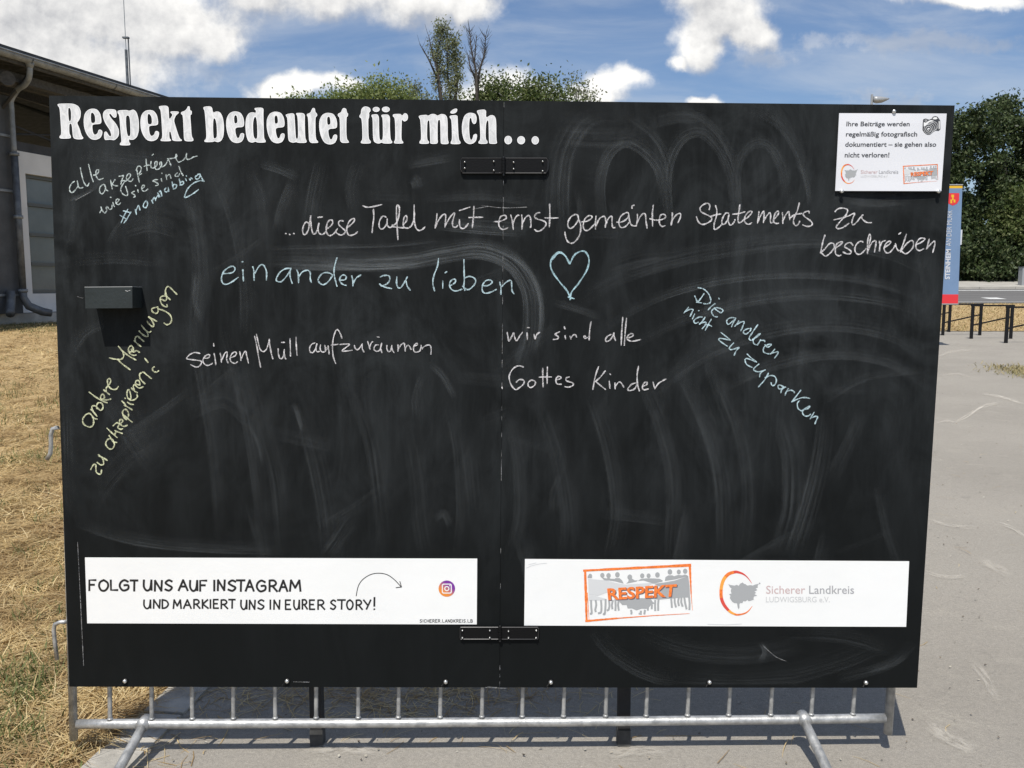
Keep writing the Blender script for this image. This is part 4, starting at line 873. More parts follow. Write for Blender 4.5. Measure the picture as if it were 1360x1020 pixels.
writing('slanting light blue chalk word of nicht zuparken', 'paleblue', [((900, 370, 9.067), '''
245,110 310,125 370,180 398,250 390,290 350,305 310,300|320,178 285,230 250,275|240,285 220,240 205,208|225,285 290,292|450,302 400,340 368,378|495,235 500,245|440,355 490,395 525,410 545,385 520,362 460,350 415,380 410,410 440,455 480,460|700,475 650,470 600,490 590,525 610,550 650,525 700,480|700,480 670,530 650,580|735,510 710,550 685,578|705,560 760,525 800,520 790,560 760,630|
885,600 840,605 795,630 795,655 820,668 865,640 885,605|965,555 920,620 880,680 860,720 885,745 920,720|920,720 960,700 995,665 985,665 940,700 910,745 920,785 960,800|960,800 985,760 1000,735|990,745 1040,745 1050,760|1050,795 1080,825 1115,810 1125,790 1090,795 1050,815 1030,860 1045,890 1090,905 1120,900|1170,848 1145,880 1120,912|1140,895 1185,885 1212,885 1195,920 1168,955|
130,345 105,380 75,415|95,395 150,370 185,375 175,400 150,455|205,425 178,485|250,388 260,385|295,462 255,465 205,495 195,520 215,538 250,525|330,465 300,510 262,550|275,540 320,525 345,530 325,570 292,605|405,490 370,550 332,622|350,555 380,560 410,575|520,648 580,695 635,740|635,742 600,735 520,720 495,735 540,775 600,815|675,775 640,810 620,840 645,855 690,845 735,825|740,830 705,870 680,925'''), ((970, 450, 8.5), '''
190,172 240,220 295,260|295,262 240,240 185,222 165,240 185,290 245,322|322,285 280,320 262,345 290,368 340,370 395,350|380,355 340,390 330,430|430,385 390,460 315,545|390,440 450,415 500,425 520,470 500,520 470,525 460,495|600,540 560,522 540,530 545,560 575,565 605,545 625,545|610,550 580,575 570,610|655,560 630,600 618,635|635,595 680,580 720,595 720,610|
795,580 750,640 692,712|692,712 760,680 830,662 895,672|780,700 755,730 765,785 800,812 825,800|825,800 870,790 898,765 880,765 835,795 815,835 840,870 880,870 905,850|945,830 920,870 900,905|920,890 960,875 985,880 970,920 955,960''')], 1.95)
writing('slanting yellow chalk word', 'yellow', [((140, 370, 7.846), '''
42,825 85,838 130,845 170,885 258,950|130,840 165,840 190,810 185,770 160,735 135,705|175,750 215,785 265,820 318,848|250,765 290,755 285,715 265,700 240,730 250,775 290,800 320,795|270,735 290,765 325,750 355,770|300,645 335,680 370,708|315,665 310,620 335,600 360,620 400,655|350,545 385,580 430,605 445,590 430,550|375,485 410,530 450,560 475,550|
435,445 460,480 495,500 505,480 480,430 450,398|450,398 490,420 535,445|545,295 505,305 482,320 495,350 530,362 550,340 545,295|550,315 610,335 665,370 690,420 675,465 640,480 612,462|585,215 625,230 640,195 610,180 575,195 575,240 600,280 640,295 640,270|620,160 645,190 675,220|640,185 625,130 640,90 665,85 700,120 745,165|410,830 445,875|510,920 490,935 500,965 530,975 555,960'''), ((100, 480, 6.375), '''
150,470 120,440 85,455 62,495 75,535 120,555 150,540 155,500 145,465|145,468 165,485 185,488|130,405 155,430 185,465|150,420 140,385 165,375 190,395|190,395 215,415 235,390 225,355 195,350 180,375 185,400|118,260 170,300 220,330 270,350|220,320 245,310 240,280 220,285 215,315 245,325 275,325 300,318|240,240 265,262 290,280|262,255 262,225 280,205|
275,200 290,190 300,160 285,145 272,165 280,205 310,235 345,235 365,212|130,915 150,880 170,870 175,900 175,925 185,945 215,955 222,920|185,855 215,875 240,868 230,820 195,790|200,800 235,815 270,838|300,650 270,665 258,700 280,735 310,740 330,710 320,670 300,650|300,645 285,625 320,680 352,685|268,565 310,605 355,645|345,595 330,625|335,585 370,600 398,610|
320,545 350,520 370,530 360,560 385,575 400,570|375,530 400,510 395,490 375,500 380,530 410,550 440,540|400,445 440,480 482,515|435,495 410,470 400,430 420,405 445,425 450,460 440,480|415,370 450,390 482,410|395,335 425,365|440,345 465,360 492,365|420,310 424,314|465,330 470,290 455,240 440,250 440,300 465,325 500,325 525,300 520,280|475,225 500,250 525,265|500,245 490,210 505,195|
515,190 545,200 540,165 515,165 510,200 540,225 575,215|545,130 560,160 590,190|548,150 545,110 575,90 600,110 645,145''')], 2.2)
seam = M()
def seam_x(py): return ST[0] + (py - ST[1]) / (SB[1] - ST[1]) * (SB[0] - ST[0])
for a, b in ((136, 142), (215, 232), (238, 246), (262, 285), (300, 318), (340, 346), (352, 361), (372, 378), (392, 404), (430, 470), (478, 488), (508, 514), (540, 545), (553, 558), (575, 580), (598, 606), (610, 638), (728, 735), (775, 782), (884, 890), (895, 900), (905, 908)):
    stroke(seam, [(seam_x(a) + .3, a), (seam_x(b) + .3, b)], .8)
for L_ in ([(103, 720), (107, 800), (111, 884)], [(390, 905.5), (411, 906)], [(645, 913), (672, 914.2)], [(648, 912), (660, 913)], [(103, 394), (110, 396)], [(166, 386), (176, 384)], [(628, 278), (648, 274)], [(700, 275), (668, 276), (640, 273)],
           [(1014, 858), (1030, 872), (1044, 878)], [(100, 266), (120, 255)]):
    stroke(seam, L_, 1.0)
seam.build('chalk_traces', CH['faint'], board, kind='stuff')

# wiped chalk film: broad streaky swipes left by a cloth
m_smear = film(bpy.data.materials.new('wiped_chalk') if False else (lambda mm: (setattr(mm, 'use_nodes', True), mm)[1])(bpy.data.materials.new('wiped_chalk')), (0.55, 0.60, 0.63), .22, 11, (0.30, 0.74), asym=True)
sw = M(); lift = .00008
SW = [([(352, 338), (420, 339), (480, 344), (540, 342), (590, 333), (640, 328), (682, 345), (706, 380), (711, 420), (706, 460), (692, 500)], 36, .26), ([(370, 352), (440, 354), (520, 352), (570, 344)], 12, .32), ([(640, 324), (690, 345), (716, 385), (720, 430), (712, 465)], 9, .32),
      ([(350, 329), (440, 327), (520, 325), (590, 318)], 7, .15), ([(578, 290), (640, 296), (700, 300)], 34, .14), ([(560, 262), (640, 258), (720, 268)], 18, .07),
      ([(742, 320), (738, 260), (745, 200), (770, 158), (800, 140)], 44, .08), ([(800, 320), (792, 250), (803, 205), (828, 185), (855, 195), (880, 225), (893, 290)], 26, .11), ([(830, 150), (870, 180), (888, 215), (894, 260)], 14, .10),
      ([(885, 300), (882, 230), (900, 185), (930, 172), (958, 195), (975, 235), (982, 300)], 24, .11), ([(905, 140), (945, 165), (968, 195), (980, 225)], 14, .09), ([(978, 300), (976, 225), (995, 192), (1020, 190), (1040, 220), (1048, 270)], 20, .10),
      ([(1000, 142), (1040, 165), (1065, 205), (1075, 250)], 22, .07), ([(1058, 215), (1068, 225), (1075, 250), (1078, 275)], 12, .12), ([(860, 160), (900, 150), (940, 152)], 30, .06), ([(740, 165), (800, 170), (860, 165)], 60, .05),
      ([(752, 420), (800, 375), (880, 345), (980, 325), (1080, 315), (1180, 330), (1250, 360)], 32, .08), ([(790, 440), (870, 395), (960, 370), (1060, 362), (1160, 372), (1246, 402)], 18, .10), ([(830, 460), (900, 425), (990, 398), (1090, 388), (1180, 398), (1246, 418)], 22, .09),
      ([(860, 520), (930, 470), (1010, 440), (1100, 428), (1180, 440), (1240, 470)], 28, .08), ([(930, 530), (1010, 488), (1100, 468), (1180, 478), (1240, 510)], 22, .09), ([(1090, 535), (1150, 500), (1235, 490)], 14, .07),
      ([(800, 350), (850, 335), (900, 330)], 40, .05), ([(735, 400), (770, 410), (800, 420)], 14, .10),
      # long fans of vertical swipes
      ([(905, 480), (945, 560), (965, 640), (968, 740)], 40, .075), ([(945, 470), (985, 560), (1000, 660), (990, 742)], 34, .06), ([(850, 490), (880, 560), (898, 640), (895, 742)], 30, .065), ([(790, 520), (815, 600), (825, 680), (815, 742)], 34, .07), ([(715, 520), (745, 600), (760, 690), (755, 742)], 36, .055),
      ([(1040, 540), (1060, 600), (1060, 680), (1040, 742)], 50, .075), ([(1100, 545), (1092, 610), (1075, 680), (1055, 742)], 34, .08), ([(1150, 545), (1130, 590), (1105, 640)], 26, .05), ([(675, 540), (690, 600), (694, 680), (680, 742)], 26, .06),
      ([(600, 540), (612, 600), (616, 680), (610, 742)], 24, .055), ([(545, 560), (560, 630), (566, 700), (575, 742)], 40, .045), ([(470, 500), (500, 580), (512, 660), (520, 735)], 40, .05), ([(395, 520), (420, 600), (436, 680), (440, 735)], 36, .05), ([(330, 470), (352, 560), (372, 640), (380, 735)], 30, .06),
      ([(300, 430), (322, 520), (338, 600), (350, 700)], 22, .07), ([(255, 420), (275, 520), (290, 620), (296, 720)], 26, .05), ([(470, 690), (450, 720), (435, 742)], 28, .08), ([(570, 480), (590, 500), (606, 530)], 12, .12), ([(392, 535), (400, 560), (404, 575)], 10, .16), ([(330, 560), (345, 590), (350, 620)], 8, .12), ([(575, 690), (590, 680), (600, 700)], 14, .10),
      # left and top left
      ([(240, 210), (262, 280), (270, 360), (262, 440)], 32, .07), ([(285, 215), (315, 290), (330, 380), (330, 450)], 30, .06), ([(330, 215), (350, 260), (355, 320)], 26, .06), ([(345, 215), (370, 222), (400, 235)], 18, .12), ([(395, 240), (380, 275), (372, 310)], 26, .10), ([(430, 215), (420, 260), (415, 300)], 30, .06), ([(540, 215), (570, 210), (600, 205)], 22, .10),
      ([(548, 232), (556, 238), (560, 250)], 26, .10), ([(480, 215), (470, 250), (475, 280)], 26, .06), ([(90, 265), (110, 258), (130, 246)], 7, .20), ([(170, 290), (155, 310), (148, 325)], 16, .08), ([(160, 300), (200, 290), (240, 300)], 40, .06), ([(95, 200), (160, 205), (240, 212)], 26, .06), ([(105, 240), (150, 225), (200, 215)], 34, .045),
      ([(88, 345), (150, 340), (220, 345)], 24, .05), ([(90, 470), (110, 440), (140, 425)], 22, .08), ([(92, 520), (90, 600), (100, 690)], 30, .05), ([(100, 690), (180, 715), (280, 725), (380, 728)], 22, .10), ([(110, 660), (160, 600), (220, 560)], 60, .035), ([(240, 540), (300, 520), (350, 560)], 50, .04), ([(150, 500), (180, 560), (220, 620)], 60, .04), ([(265, 360), (262, 400), (270, 430)], 14, .12),
      # foot of the board
      ([(790, 835), (812, 862), (850, 888), (900, 905)], 26, .06), ([(850, 838), (920, 862), (1000, 866), (1070, 850)], 34, .05), ([(880, 890), (960, 905), (1040, 895), (1120, 872), (1170, 850)], 40, .045), ([(1040, 838), (1120, 842), (1190, 862)], 28, .05), ([(1110, 900), (1180, 880), (1212, 850)], 20, .06), ([(1012, 852), (1018, 866), (1010, 880)], 12, .14), ([(1150, 890), (1185, 880), (1205, 868)], 12, .08),
      ([(1120, 262), (1160, 268), (1205, 264)], 16, .09), ([(1085, 272), (1150, 262), (1230, 268)], 34, .04)]
rs = random.Random(11)
for _ in range(46):                                         # many faint short wipes between the big ones
    x, y = rs.uniform(95, 1215), rs.uniform(210, 720); a = rs.choice((1.45, 1.6, 1.75, .1, 2.7)) + rs.uniform(-.25, .25); L_ = rs.uniform(30, 130)
    SW.append(([(x, y), (x + math.cos(a) * L_ * .5 + rs.uniform(-6, 6), y + math.sin(a) * L_ * .5), (x + math.cos(a) * L_, y + math.sin(a) * L_)], rs.uniform(10, 34), rs.uniform(.02, .06)))
for i, (pts, wd, st) in enumerate(SW):
    pts = [(max(75 + (p[1] - 127) * .035, min(p[0], 1262 - (p[1] - 140) * .066)), p[1]) for p in pts]
    ribbon(sw, pts, wd, st * 0.92, lambda a, b, l: onb(max(66.5 + (b - 127) * .0345, min(a, 1266.5 - (b - 140) * .0646)), min(max(b, 129 + a * .0108), 911), l), lift + i * 5e-6, sub=6)
sw.uv = {k: (v[0], v[1] % 3) for k, v in sw.uv.items()}
# keep the streak pattern different from stroke to stroke
o = sw.build('wiped_chalk', m_smear, board, kind='stuff')

# ------------------------------------------------------------------ painted headline
m_paint = bpy.data.materials.new('white_lacquer'); m_paint.use_nodes = True; t = NT(m_paint.node_tree); b = m_paint.node_tree.nodes['Principled BSDF']
co = t.node('ShaderNodeTexCoord').outputs['Object']
cc = t.mix(t.smooth(t.noise(t.scalev(co, (60, 1, 22)), 1, 5, .7, 1.0), .35, .65), (0.52, .53, .54), (0.74, .74, .75)); t.l.new(cc, b.inputs['Base Color']); b.inputs['Roughness'].default_value = .6
m_outl = mat('white_outline', (.86, .86, .87), .6)
T1, T2, T3 = (70, 130, 6.8), (260, 130, 6.476), (470, 130, 5.231)
E1 = '360,95 400,102 430,140 442,200 438,236 360,240 358,270 365,315 380,335 405,320 412,290 430,284 450,298 448,330 430,365 385,382 340,372 305,330 283,270 278,200 288,140 320,105'; E1h = '350,135 362,130 376,160 378,225 352,230 348,180'
E2 = '345,115 385,125 410,165 418,215 412,252 340,255 342,300 355,345 372,345 382,310 398,300 418,308 415,345 395,380 350,392 305,375 275,320 260,250 262,180 285,135 315,118'; E2h = '340,145 352,155 356,215 335,225 332,165'
def ell(cx_, cy_, rx_, ry_, n=20): return ' '.join(f'{cx_ + rx_ * math.cos(i * 2 * math.pi / n):.1f},{cy_ + ry_ * math.sin(i * 2 * math.pi / n):.1f}' for i in range(n))
GL = [(T1, '42,52 130,50 190,52 235,75 255,120 252,175 232,212 220,225 245,280 262,340 280,362 270,374 225,376 190,368 180,340 172,235 150,232 150,320 165,345 165,368 62,370 60,345 78,330 70,200 62,90 45,72', '143,90 155,88 163,120 163,205 148,215 143,150', (0, 0)),
      (T1, E1, E1h, (0, 0)), (T1, '515,100 575,105 580,175 550,182 520,140 510,150 525,180 575,235 600,290 598,345 560,385 520,378 505,380 465,382 462,310 485,300 505,335 520,350 530,335 515,290 470,225 452,170 455,130 480,105', '', (0, 0)),
      (T1, '585,112 670,108 690,118 730,102 760,130 778,200 780,290 765,350 735,378 700,380 690,372 690,400 702,410 700,430 606,430 606,408 622,398 612,300 600,150 585,140', '668,160 688,160 695,200 698,330 690,348 676,340 668,250', (0, 0)),
      (T1, E1, E1h, (512, 12)), (T1, '958,72 1045,68 1050,130 1052,200 1085,150 1062,135 1065,120 1140,122 1138,140 1115,155 1095,200 1105,240 1145,365 1168,378 1165,392 1080,390 1075,350 1062,300 1052,310 1055,365 1070,378 1068,392 975,392 973,375 990,360 985,250 975,110 960,95', '', (0, 0)),
      (T1, '1222,72 1238,78 1240,112 1258,118 1256,150 1242,155 1250,250 1255,345 1272,372 1270,392 1215,394 1185,385 1182,300 1175,155 1158,148 1158,128 1190,118 1210,100', '', (0, 0)),
      (T2, '65,75 140,70 148,130 175,115 210,120 235,170 245,250 240,330 220,370 190,384 160,372 150,380 75,382 72,365 92,350 85,220 75,105 66,98', '155,175 168,180 176,230 178,335 165,350 155,345 152,250', (0, 0)),
      (T2, E2, E2h, (0, 0)), (T2, '505,85 585,82 582,140 585,250 588,350 602,365 602,385 530,386 515,375 485,388 450,375 432,320 425,240 432,170 455,130 490,122 515,130 518,110 505,100', '505,165 518,165 524,230 525,345 512,355 500,330 497,220', (0, 0)),
      (T2, E2, E2h, (348, 2)), (T2, '773,140 848,128 852,180 858,290 862,350 878,352 880,290 875,160 862,140 865,128 940,130 938,200 942,350 955,368 952,388 880,388 865,380 835,388 800,375 792,330 788,170 775,158', '', (0, 0)),
      (T2, '1005,85 1025,88 1030,125 1045,135 1045,158 1030,165 1030,250 1032,350 1055,378 1052,388 975,390 970,300 965,165 955,155 955,138 985,128 995,105', '', (0, 0)), (T2, E2, E2h, (800, 12)),
      (T2, '1272,85 1295,92 1300,125 1312,135 1308,160 1296,165 1296,350 1320,378 1315,388 1240,388 1240,300 1238,170 1220,155 1222,135 1248,125 1260,95', '', (0, 0)),
      (T3, '85,58 112,68 118,90 105,105 108,118 105,140 100,150 102,285 118,300 118,318 48,318 48,302 60,290 55,145 38,135 38,122 48,112 50,80 65,62', '', (0, 0)),
      (T3, ell(155, 80, 25, 18), '', (0, 0)), (T3, ell(222, 80, 28, 20), '', (0, 0)),
      (T3, '122,115 175,112 175,200 178,285 188,295 202,285 200,140 190,128 192,115 252,115 250,200 255,290 268,302 265,318 205,318 195,310 170,320 140,308 132,280 130,140 122,130', '', (0, 0)),
      (T3, '270,112 325,110 335,125 350,105 368,108 378,130 372,155 352,166 338,158 334,145 332,200 330,290 345,308 342,318 278,318 278,302 288,290 285,140 270,130', '', (0, 0)),
      (T3, '450,122 505,116 515,125 540,110 565,112 580,125 605,110 635,115 652,140 652,290 660,308 655,322 605,322 602,300 600,160 592,150 582,165 582,290 585,305 578,320 530,320 530,300 525,160 518,155 510,170 508,290 524,305 520,320 455,320 455,302 468,290 462,150 452,140', '', (0, 0)),
      (T3, '665,100 690,78 715,72 720,85 710,105 680,112', '', (0, 0)), (T3, '665,122 720,118 722,150 728,290 742,305 740,322 672,322 672,305 682,290 678,150 665,138', '', (0, 0)),
      (T3, '815,102 845,110 855,140 850,175 835,185 820,170 815,140 805,140 800,200 805,280 815,295 825,280 830,255 850,248 858,260 850,300 825,320 795,322 765,300 750,240 750,180 765,125 790,105', '', (0, 0)),
      (T3, '855,85 920,78 918,130 925,135 950,118 975,122 990,150 990,290 998,320 940,320 938,300 935,160 928,155 918,180 915,285 930,302 928,320 865,320 865,302 880,290 872,130 855,100', '', (0, 0)),
      (T3, ell(1072, 293, 27, 30), '', (0, 0)), (T3, ell(1162, 294, 28, 29), '', (0, 0)), (T3, ell(1260, 295, 26, 29), '', (0, 0))]
def chaikin(p, n=2):
    for _ in range(n):
        q = []
        for i in range(len(p)):
            a, b = p[i], p[(i + 1) % len(p)]; q += [(a[0] * .78 + b[0] * .22, a[1] * .78 + b[1] * .22), (a[0] * .22 + b[0] * .78, a[1] * .22 + b[1] * .78)]
        p = q
    return p
from mathutils.geometry import tessellate_polygon
def shape(m, loops, off, surf, mi=0):
    """filled flat shape with holes, photo pixel loops mapped by surf(px,py,off)"""
    tri = tessellate_polygon([[Vector((x, y, 0)) for x, y in lp_] for lp_ in loops]); flat_ = [p for lp_ in loops for p in lp_]; k = len(m.v)
    m.v += [tuple(surf(x, y, off)) for x, y in flat_]
    for a in tri: m.f.append(tuple(k + i for i in a)); m.mi.append(mi)
    return m
def inset(p, d):
    """move a closed outline inwards by d pixels"""
    A2 = sum(p[i - 1][0] * p[i][1] - p[i][0] * p[i - 1][1] for i in range(len(p))); sg = 1 if A2 > 0 else -1; out = []
    for i in range(len(p)):
        a, b = p[i - 1], p[(i + 1) % len(p)]; dx, dy = b[0] - a[0], b[1] - a[1]; q = math.hypot(dx, dy) or 1
        out.append((p[i][0] - sg * dy / q * d, p[i][1] + sg * dx / q * d))
    return out
head = M(); outl = M()
def put_word():
    global head, outl
    hd = head.build('headline_word', m_paint, board); outl.build('headline_outline', m_outl, hd); head = M(); outl = M()
for gi, ((ox, oy, s_), body, hole, (dx, dy)) in enumerate(GL):
    if gi in (7, 15, 20) or gi >= 25: put_word()
    loops = [chaikin([(ox + (x + dx) / s_, oy + (y + dy) / s_) for x, y in P2(q)]) for q in (body, hole) if q]
    if hole:
        hc = [sum(p[k] for p in loops[1]) / len(loops[1]) for k in (0, 1)]
        loops[1] = [(hc[0] + (p[0] - hc[0]) * 1.6, hc[1] + (p[1] - hc[1]) * 1.04) for p in loops[1]]
    loops = [inset(loops[0], .55)] + loops[1:]
    shape(head, loops, .0012, onb)
    for lp_ in loops:
        c = lp_ + [lp_[0]]
        k0 = len(outl.v); n = len(c)
        for i, p in enumerate(c):
            a, b = c[i - 1 if i else n - 2], c[i + 1 if i < n - 1 else 1]; ddx, ddy = b[0] - a[0], b[1] - a[1]; q = math.hypot(ddx, ddy) or 1
            for s2 in (-.42, .42): outl.v.append(tuple(onb(p[0] - ddy / q * s2, p[1] + ddx / q * s2, .00145)))
        for i in range(n - 1): a = k0 + 2 * i; outl.f.append((a, a + 1, a + 3, a + 2)); outl.mi.append(0)
put_word()

# ------------------------------------------------------------------ lettering helpers
CAPS = {'F': '.05,0 .05,1 .9,1|.05,.55 .7,.55', 'O': '.5,1 .12,.8 .02,.4 .25,.02 .65,0 .95,.35 .9,.75 .5,1', 'L': '.05,1 .08,.05 .95,.05', 'G': '.9,.85 .5,1 .12,.75 .05,.35 .4,0 .9,.15 .92,.5 .5,.5',
        'T': '0,1 1,1|.55,1 .52,0', 'U': '.05,1 .05,.35 .4,0 .8,.2 .95,1|.95,1 .97,.05', 'N': '.05,0 .08,1|.08,1 .88,.02|.88,.02 .95,1', 'S': '.9,.88 .5,1 .1,.75 .45,.52 .9,.3 .55,0 .05,.12', 'A': '.02,0 .5,1|.5,1 .98,0|.2,.38 .8,.38',
        'I': '.5,0 .5,1', 'R': '.08,0 .08,1|.08,1 .6,1 .85,.75 .6,.52 .1,.48|.4,.5 .98,0', 'M': '.02,0 .12,1|.12,1 .5,.3|.5,.3 .88,1|.88,1 .98,0', 'D': '.08,0 .08,1|.08,1 .7,.85 .95,.45 .6,.08 .08,0', 'K': '.08,0 .08,1|.9,1 .12,.5|.12,.5 .98,0',
        'E': '.9,1 .08,1|.08,1 .08,0|.08,0 .95,0|.08,.52 .75,.52', 'Y': '.02,1 .5,.5|.98,1 .4,0', '!': '.5,1 .45,.3|.42,.05 .46,.03', 'C': '.92,.85 .5,1 .08,.6 .3,.05 .92,.12', 'H': '.06,0 .06,1|.94,0 .94,1|.06,.5 .94,.5', 'B': '.08,0 .08,1|.08,1 .7,.95 .75,.6 .1,.52|.1,.52 .85,.45 .85,.08 .08,0', '.': '.5,.04 .6,.04', 'P': '.08,0 .08,1|.08,1 .8,.95 .85,.6 .1,.48'}
def line_stroke(m, pts, w_, off, surf, smooth_=True):
    c = spline(pts, 5) if (smooth_ and len(pts) > 3) else pts
    n = len(c); k0 = len(m.v); LIFT[0] += 1e-6
    for i, p in enumerate(c):
        a, b = c[max(i - 1, 0)], c[min(i + 1, n - 1)]; dx, dy = b[0] - a[0], b[1] - a[1]; q = math.hypot(dx, dy) or 1; ex_ = (-.3 if i == 0 else .3 if i == n - 1 else 0) * w_
        for s_ in (-.5, .5): m.v.append(tuple(surf(p[0] + dx / q * ex_ - dy / q * s_ * w_, p[1] + dy / q * ex_ + dx / q * s_ * w_, off + (k0 % 97) * 2e-6)))
    for i in range(n - 1): a = k0 + 2 * i; m.f.append((a, a + 1, a + 3, a + 2)); m.mi.append(0)
def caps(m, seq, y0, y1, org, w_, off, surf, jit=.03):
    ox, oy, s_ = org
    for ch, x0, x1 in seq:
        j = random.uniform(-jit, jit)
        for st in CAPS[ch].split('|'):
            line_stroke(m, [(ox + (x0 + (x1 - x0) * x) / s_, oy + (y1 - (y1 - y0) * (y + j)) / s_) for x, y in P2(st)], w_, off, surf, len(P2(st)) > 3)
def text(s, q, m, name, parent, off, surf, bold=0.0, shear=0.0, spacing=1.0):
    """lettering set in Blender's built-in face, stretched to the photo quad TL TR BR BL"""
    c = bpy.data.curves.new(name, 'FONT'); c.body = s; c.offset = bold; c.resolution_u = 3; c.shear = shear; c.space_character = spacing
    o = bpy.data.objects.new(name, c); scene.collection.objects.link(o); bpy.context.view_layer.update()
    me = bpy.data.meshes.new_from_object(o.evaluated_get(bpy.context.evaluated_depsgraph_get())); bpy.data.objects.remove(o); bpy.data.curves.remove(c)
    vs = [v.co for v in me.vertices]; x0, x1 = min(v.x for v in vs), max(v.x for v in vs); y0, y1 = min(v.y for v in vs), max(v.y for v in vs)
    mm = M()
    for v in vs:
        u, w_ = (v.x - x0) / (x1 - x0), (v.y - y0) / (y1 - y0)
        px = (q[0][0] * (1 - u) + q[1][0] * u) * w_ + (q[3][0] * (1 - u) + q[2][0] * u) * (1 - w_)
        py = (q[0][1] * (1 - u) + q[1][1] * u) * w_ + (q[3][1] * (1 - u) + q[2][1] * u) * (1 - w_)
        mm.v.append(tuple(surf(px, py, off)))
    for p in me.polygons: mm.f.append(tuple(p.vertices)); mm.mi.append(0)
    bpy.data.meshes.remove(me); return mm.build(name, m, parent)
def qd(org, x0, y0, x1, y1, dxb=0): ox, oy, s_ = org; return [(ox + x0 / s_, oy + y0 / s_), (ox + x1 / s_, oy + y0 / s_), (ox + (x1 + dxb) / s_, oy + y1 / s_), (ox + (x0 + dxb) / s_, oy + y1 / s_)]

# ------------------------------------------------------------------ the two white stickers
m_vinyl = mat('white_vinyl', (.80, .805, .80), .4, spec=.3, var=.015, vscale=3, bump=.12, bscale=9); m_ink = mat('black_print', (.012, .012, .013), .5)
m_or = mat('orange_print', (.80, .19, .035), .5, var=.25, vscale=160); m_rd = mat('red_print', (.66, .07, .05), .5); m_am = mat('amber_print', (.85, .36, .06), .5)
m_gr = mat('grey_print', (.36, .37, .38), .5); m_lg = mat('light_grey_print', (.60, .61, .62), .5); m_pk = mat('rose_grey_print', (.56, .42, .42), .5); m_mg = mat('mid_grey_print', (.36, .36, .38), .5); m_vlg = mat('faint_print', (.56, .565, .57), .5)
m_pu = mat('violet_print', (.20, .03, .28), .5); m_shd = mat('shadow_print', (.11, .10, .12), .5); m_wh = mat('white_print', (.80, .80, .80), .5)
S1 = M(); plate(S1, [(112.8, 740.5), (633.8, 742), (633.2, 829.3), (115.8, 827.8)], .0016, .0012); st1 = S1.build('sticker', m_vinyl, board, label='left white sticker with hand-lettered black words')
S2 = M(); plate(S2, [(697.2, 742.5), (1207.5, 745.5), (1203.5, 832.5), (696.2, 830.8)], .0016, .0012); st2 = S2.build('sticker', m_vinyl, board, label='right white sticker with orange stamp and grey map logo')
O4, O5 = (110, 740, 6.182), (310, 740, 4.121)
m = M()
caps(m, [('F', 50, 112), ('O', 132, 210), ('L', 226, 288), ('G', 300, 378), ('T', 390, 450), ('U', 498, 566), ('N', 588, 652), ('S', 672, 738), ('A', 785, 862), ('U', 878, 942), ('F', 960, 1022), ('I', 1070, 1088), ('N', 1105, 1168), ('S', 1190, 1260)], 190, 275, O4, 2.75, .0021, onb)
caps(m, [('T', 17, 62), ('A', 66, 112), ('G', 126, 178), ('R', 194, 240), ('A', 250, 296), ('M', 308, 368)], 127, 186, O5, 2.75, .0021, onb)
m.build('lettering', m_ink, st1); m = M()
caps(m, [('U', 500, 558), ('N', 578, 636), ('D', 648, 704), ('M', 742, 808), ('A', 826, 890), ('R', 908, 962), ('K', 978, 1030), ('I', 1040, 1055), ('E', 1070, 1115), ('R', 1132, 1190), ('T', 1198, 1250)], 350, 420, O4, 2.25, .0021, onb)
caps(m, [('U', 40, 74), ('N', 86, 120), ('S', 132, 170), ('I', 196, 208), ('N', 220, 255), ('E', 283, 315), ('U', 330, 362), ('R', 375, 405), ('E', 415, 446), ('R', 460, 500), ('S', 530, 562), ('T', 570, 612), ('O', 620, 655), ('R', 670, 706), ('Y', 712, 752)], 235, 285, O5, 2.25, .0021, onb)
caps(m, [('!', 762, 782)], 222, 288, O5, 2.5, .0021, onb)
m.build('lettering', m_ink, st1)
m = M(); cp = lambda s: [(310 + x / 4.121, 740 + y / 4.121) for x, y in P2(s)]
line_stroke(m, cp('672,212 683,160 705,125 740,100 775,89 815,89 850,100 882,124 905,148 918,162'), 1.0, .0021, onb); line_stroke(m, cp('890,167 920,163'), 1.0, .00212, onb, False); line_stroke(m, cp('920,163 911,133'), 1.0, .00214, onb, False); m.build('arrow', m_ink, st1)
m = M(); s_ = 'SICHERER.LANDKREIS.LB'; n = len(s_); x = 1020; seq = []
for ch in s_: wd = 4 if ch in 'I.' else 11.8; seq.append((ch, x, x + wd)); x += wd + 3.6
sc_ = (1313 - 1020) / (x - 1020); seq = [(a, 1020 + (b_ - 1020) * sc_, 1020 + (c_ - 1020) * sc_) for a, b_, c_ in seq]
caps(m, seq, 341, 357, O5, .72, .0021, onb, .0); m.build('account_name', m_ink, st1)
m = M()
for s_ in ([(699, 754.5), (706, 751.5), (716, 749), (726, 748)], [(702, 750), (712, 747.5)], [(940, 829), (965, 829.8), (985, 828.6)]): line_stroke(m, s_, .6, .0021, onb)
m.build('crease', m_lg, st2, kind='stuff')
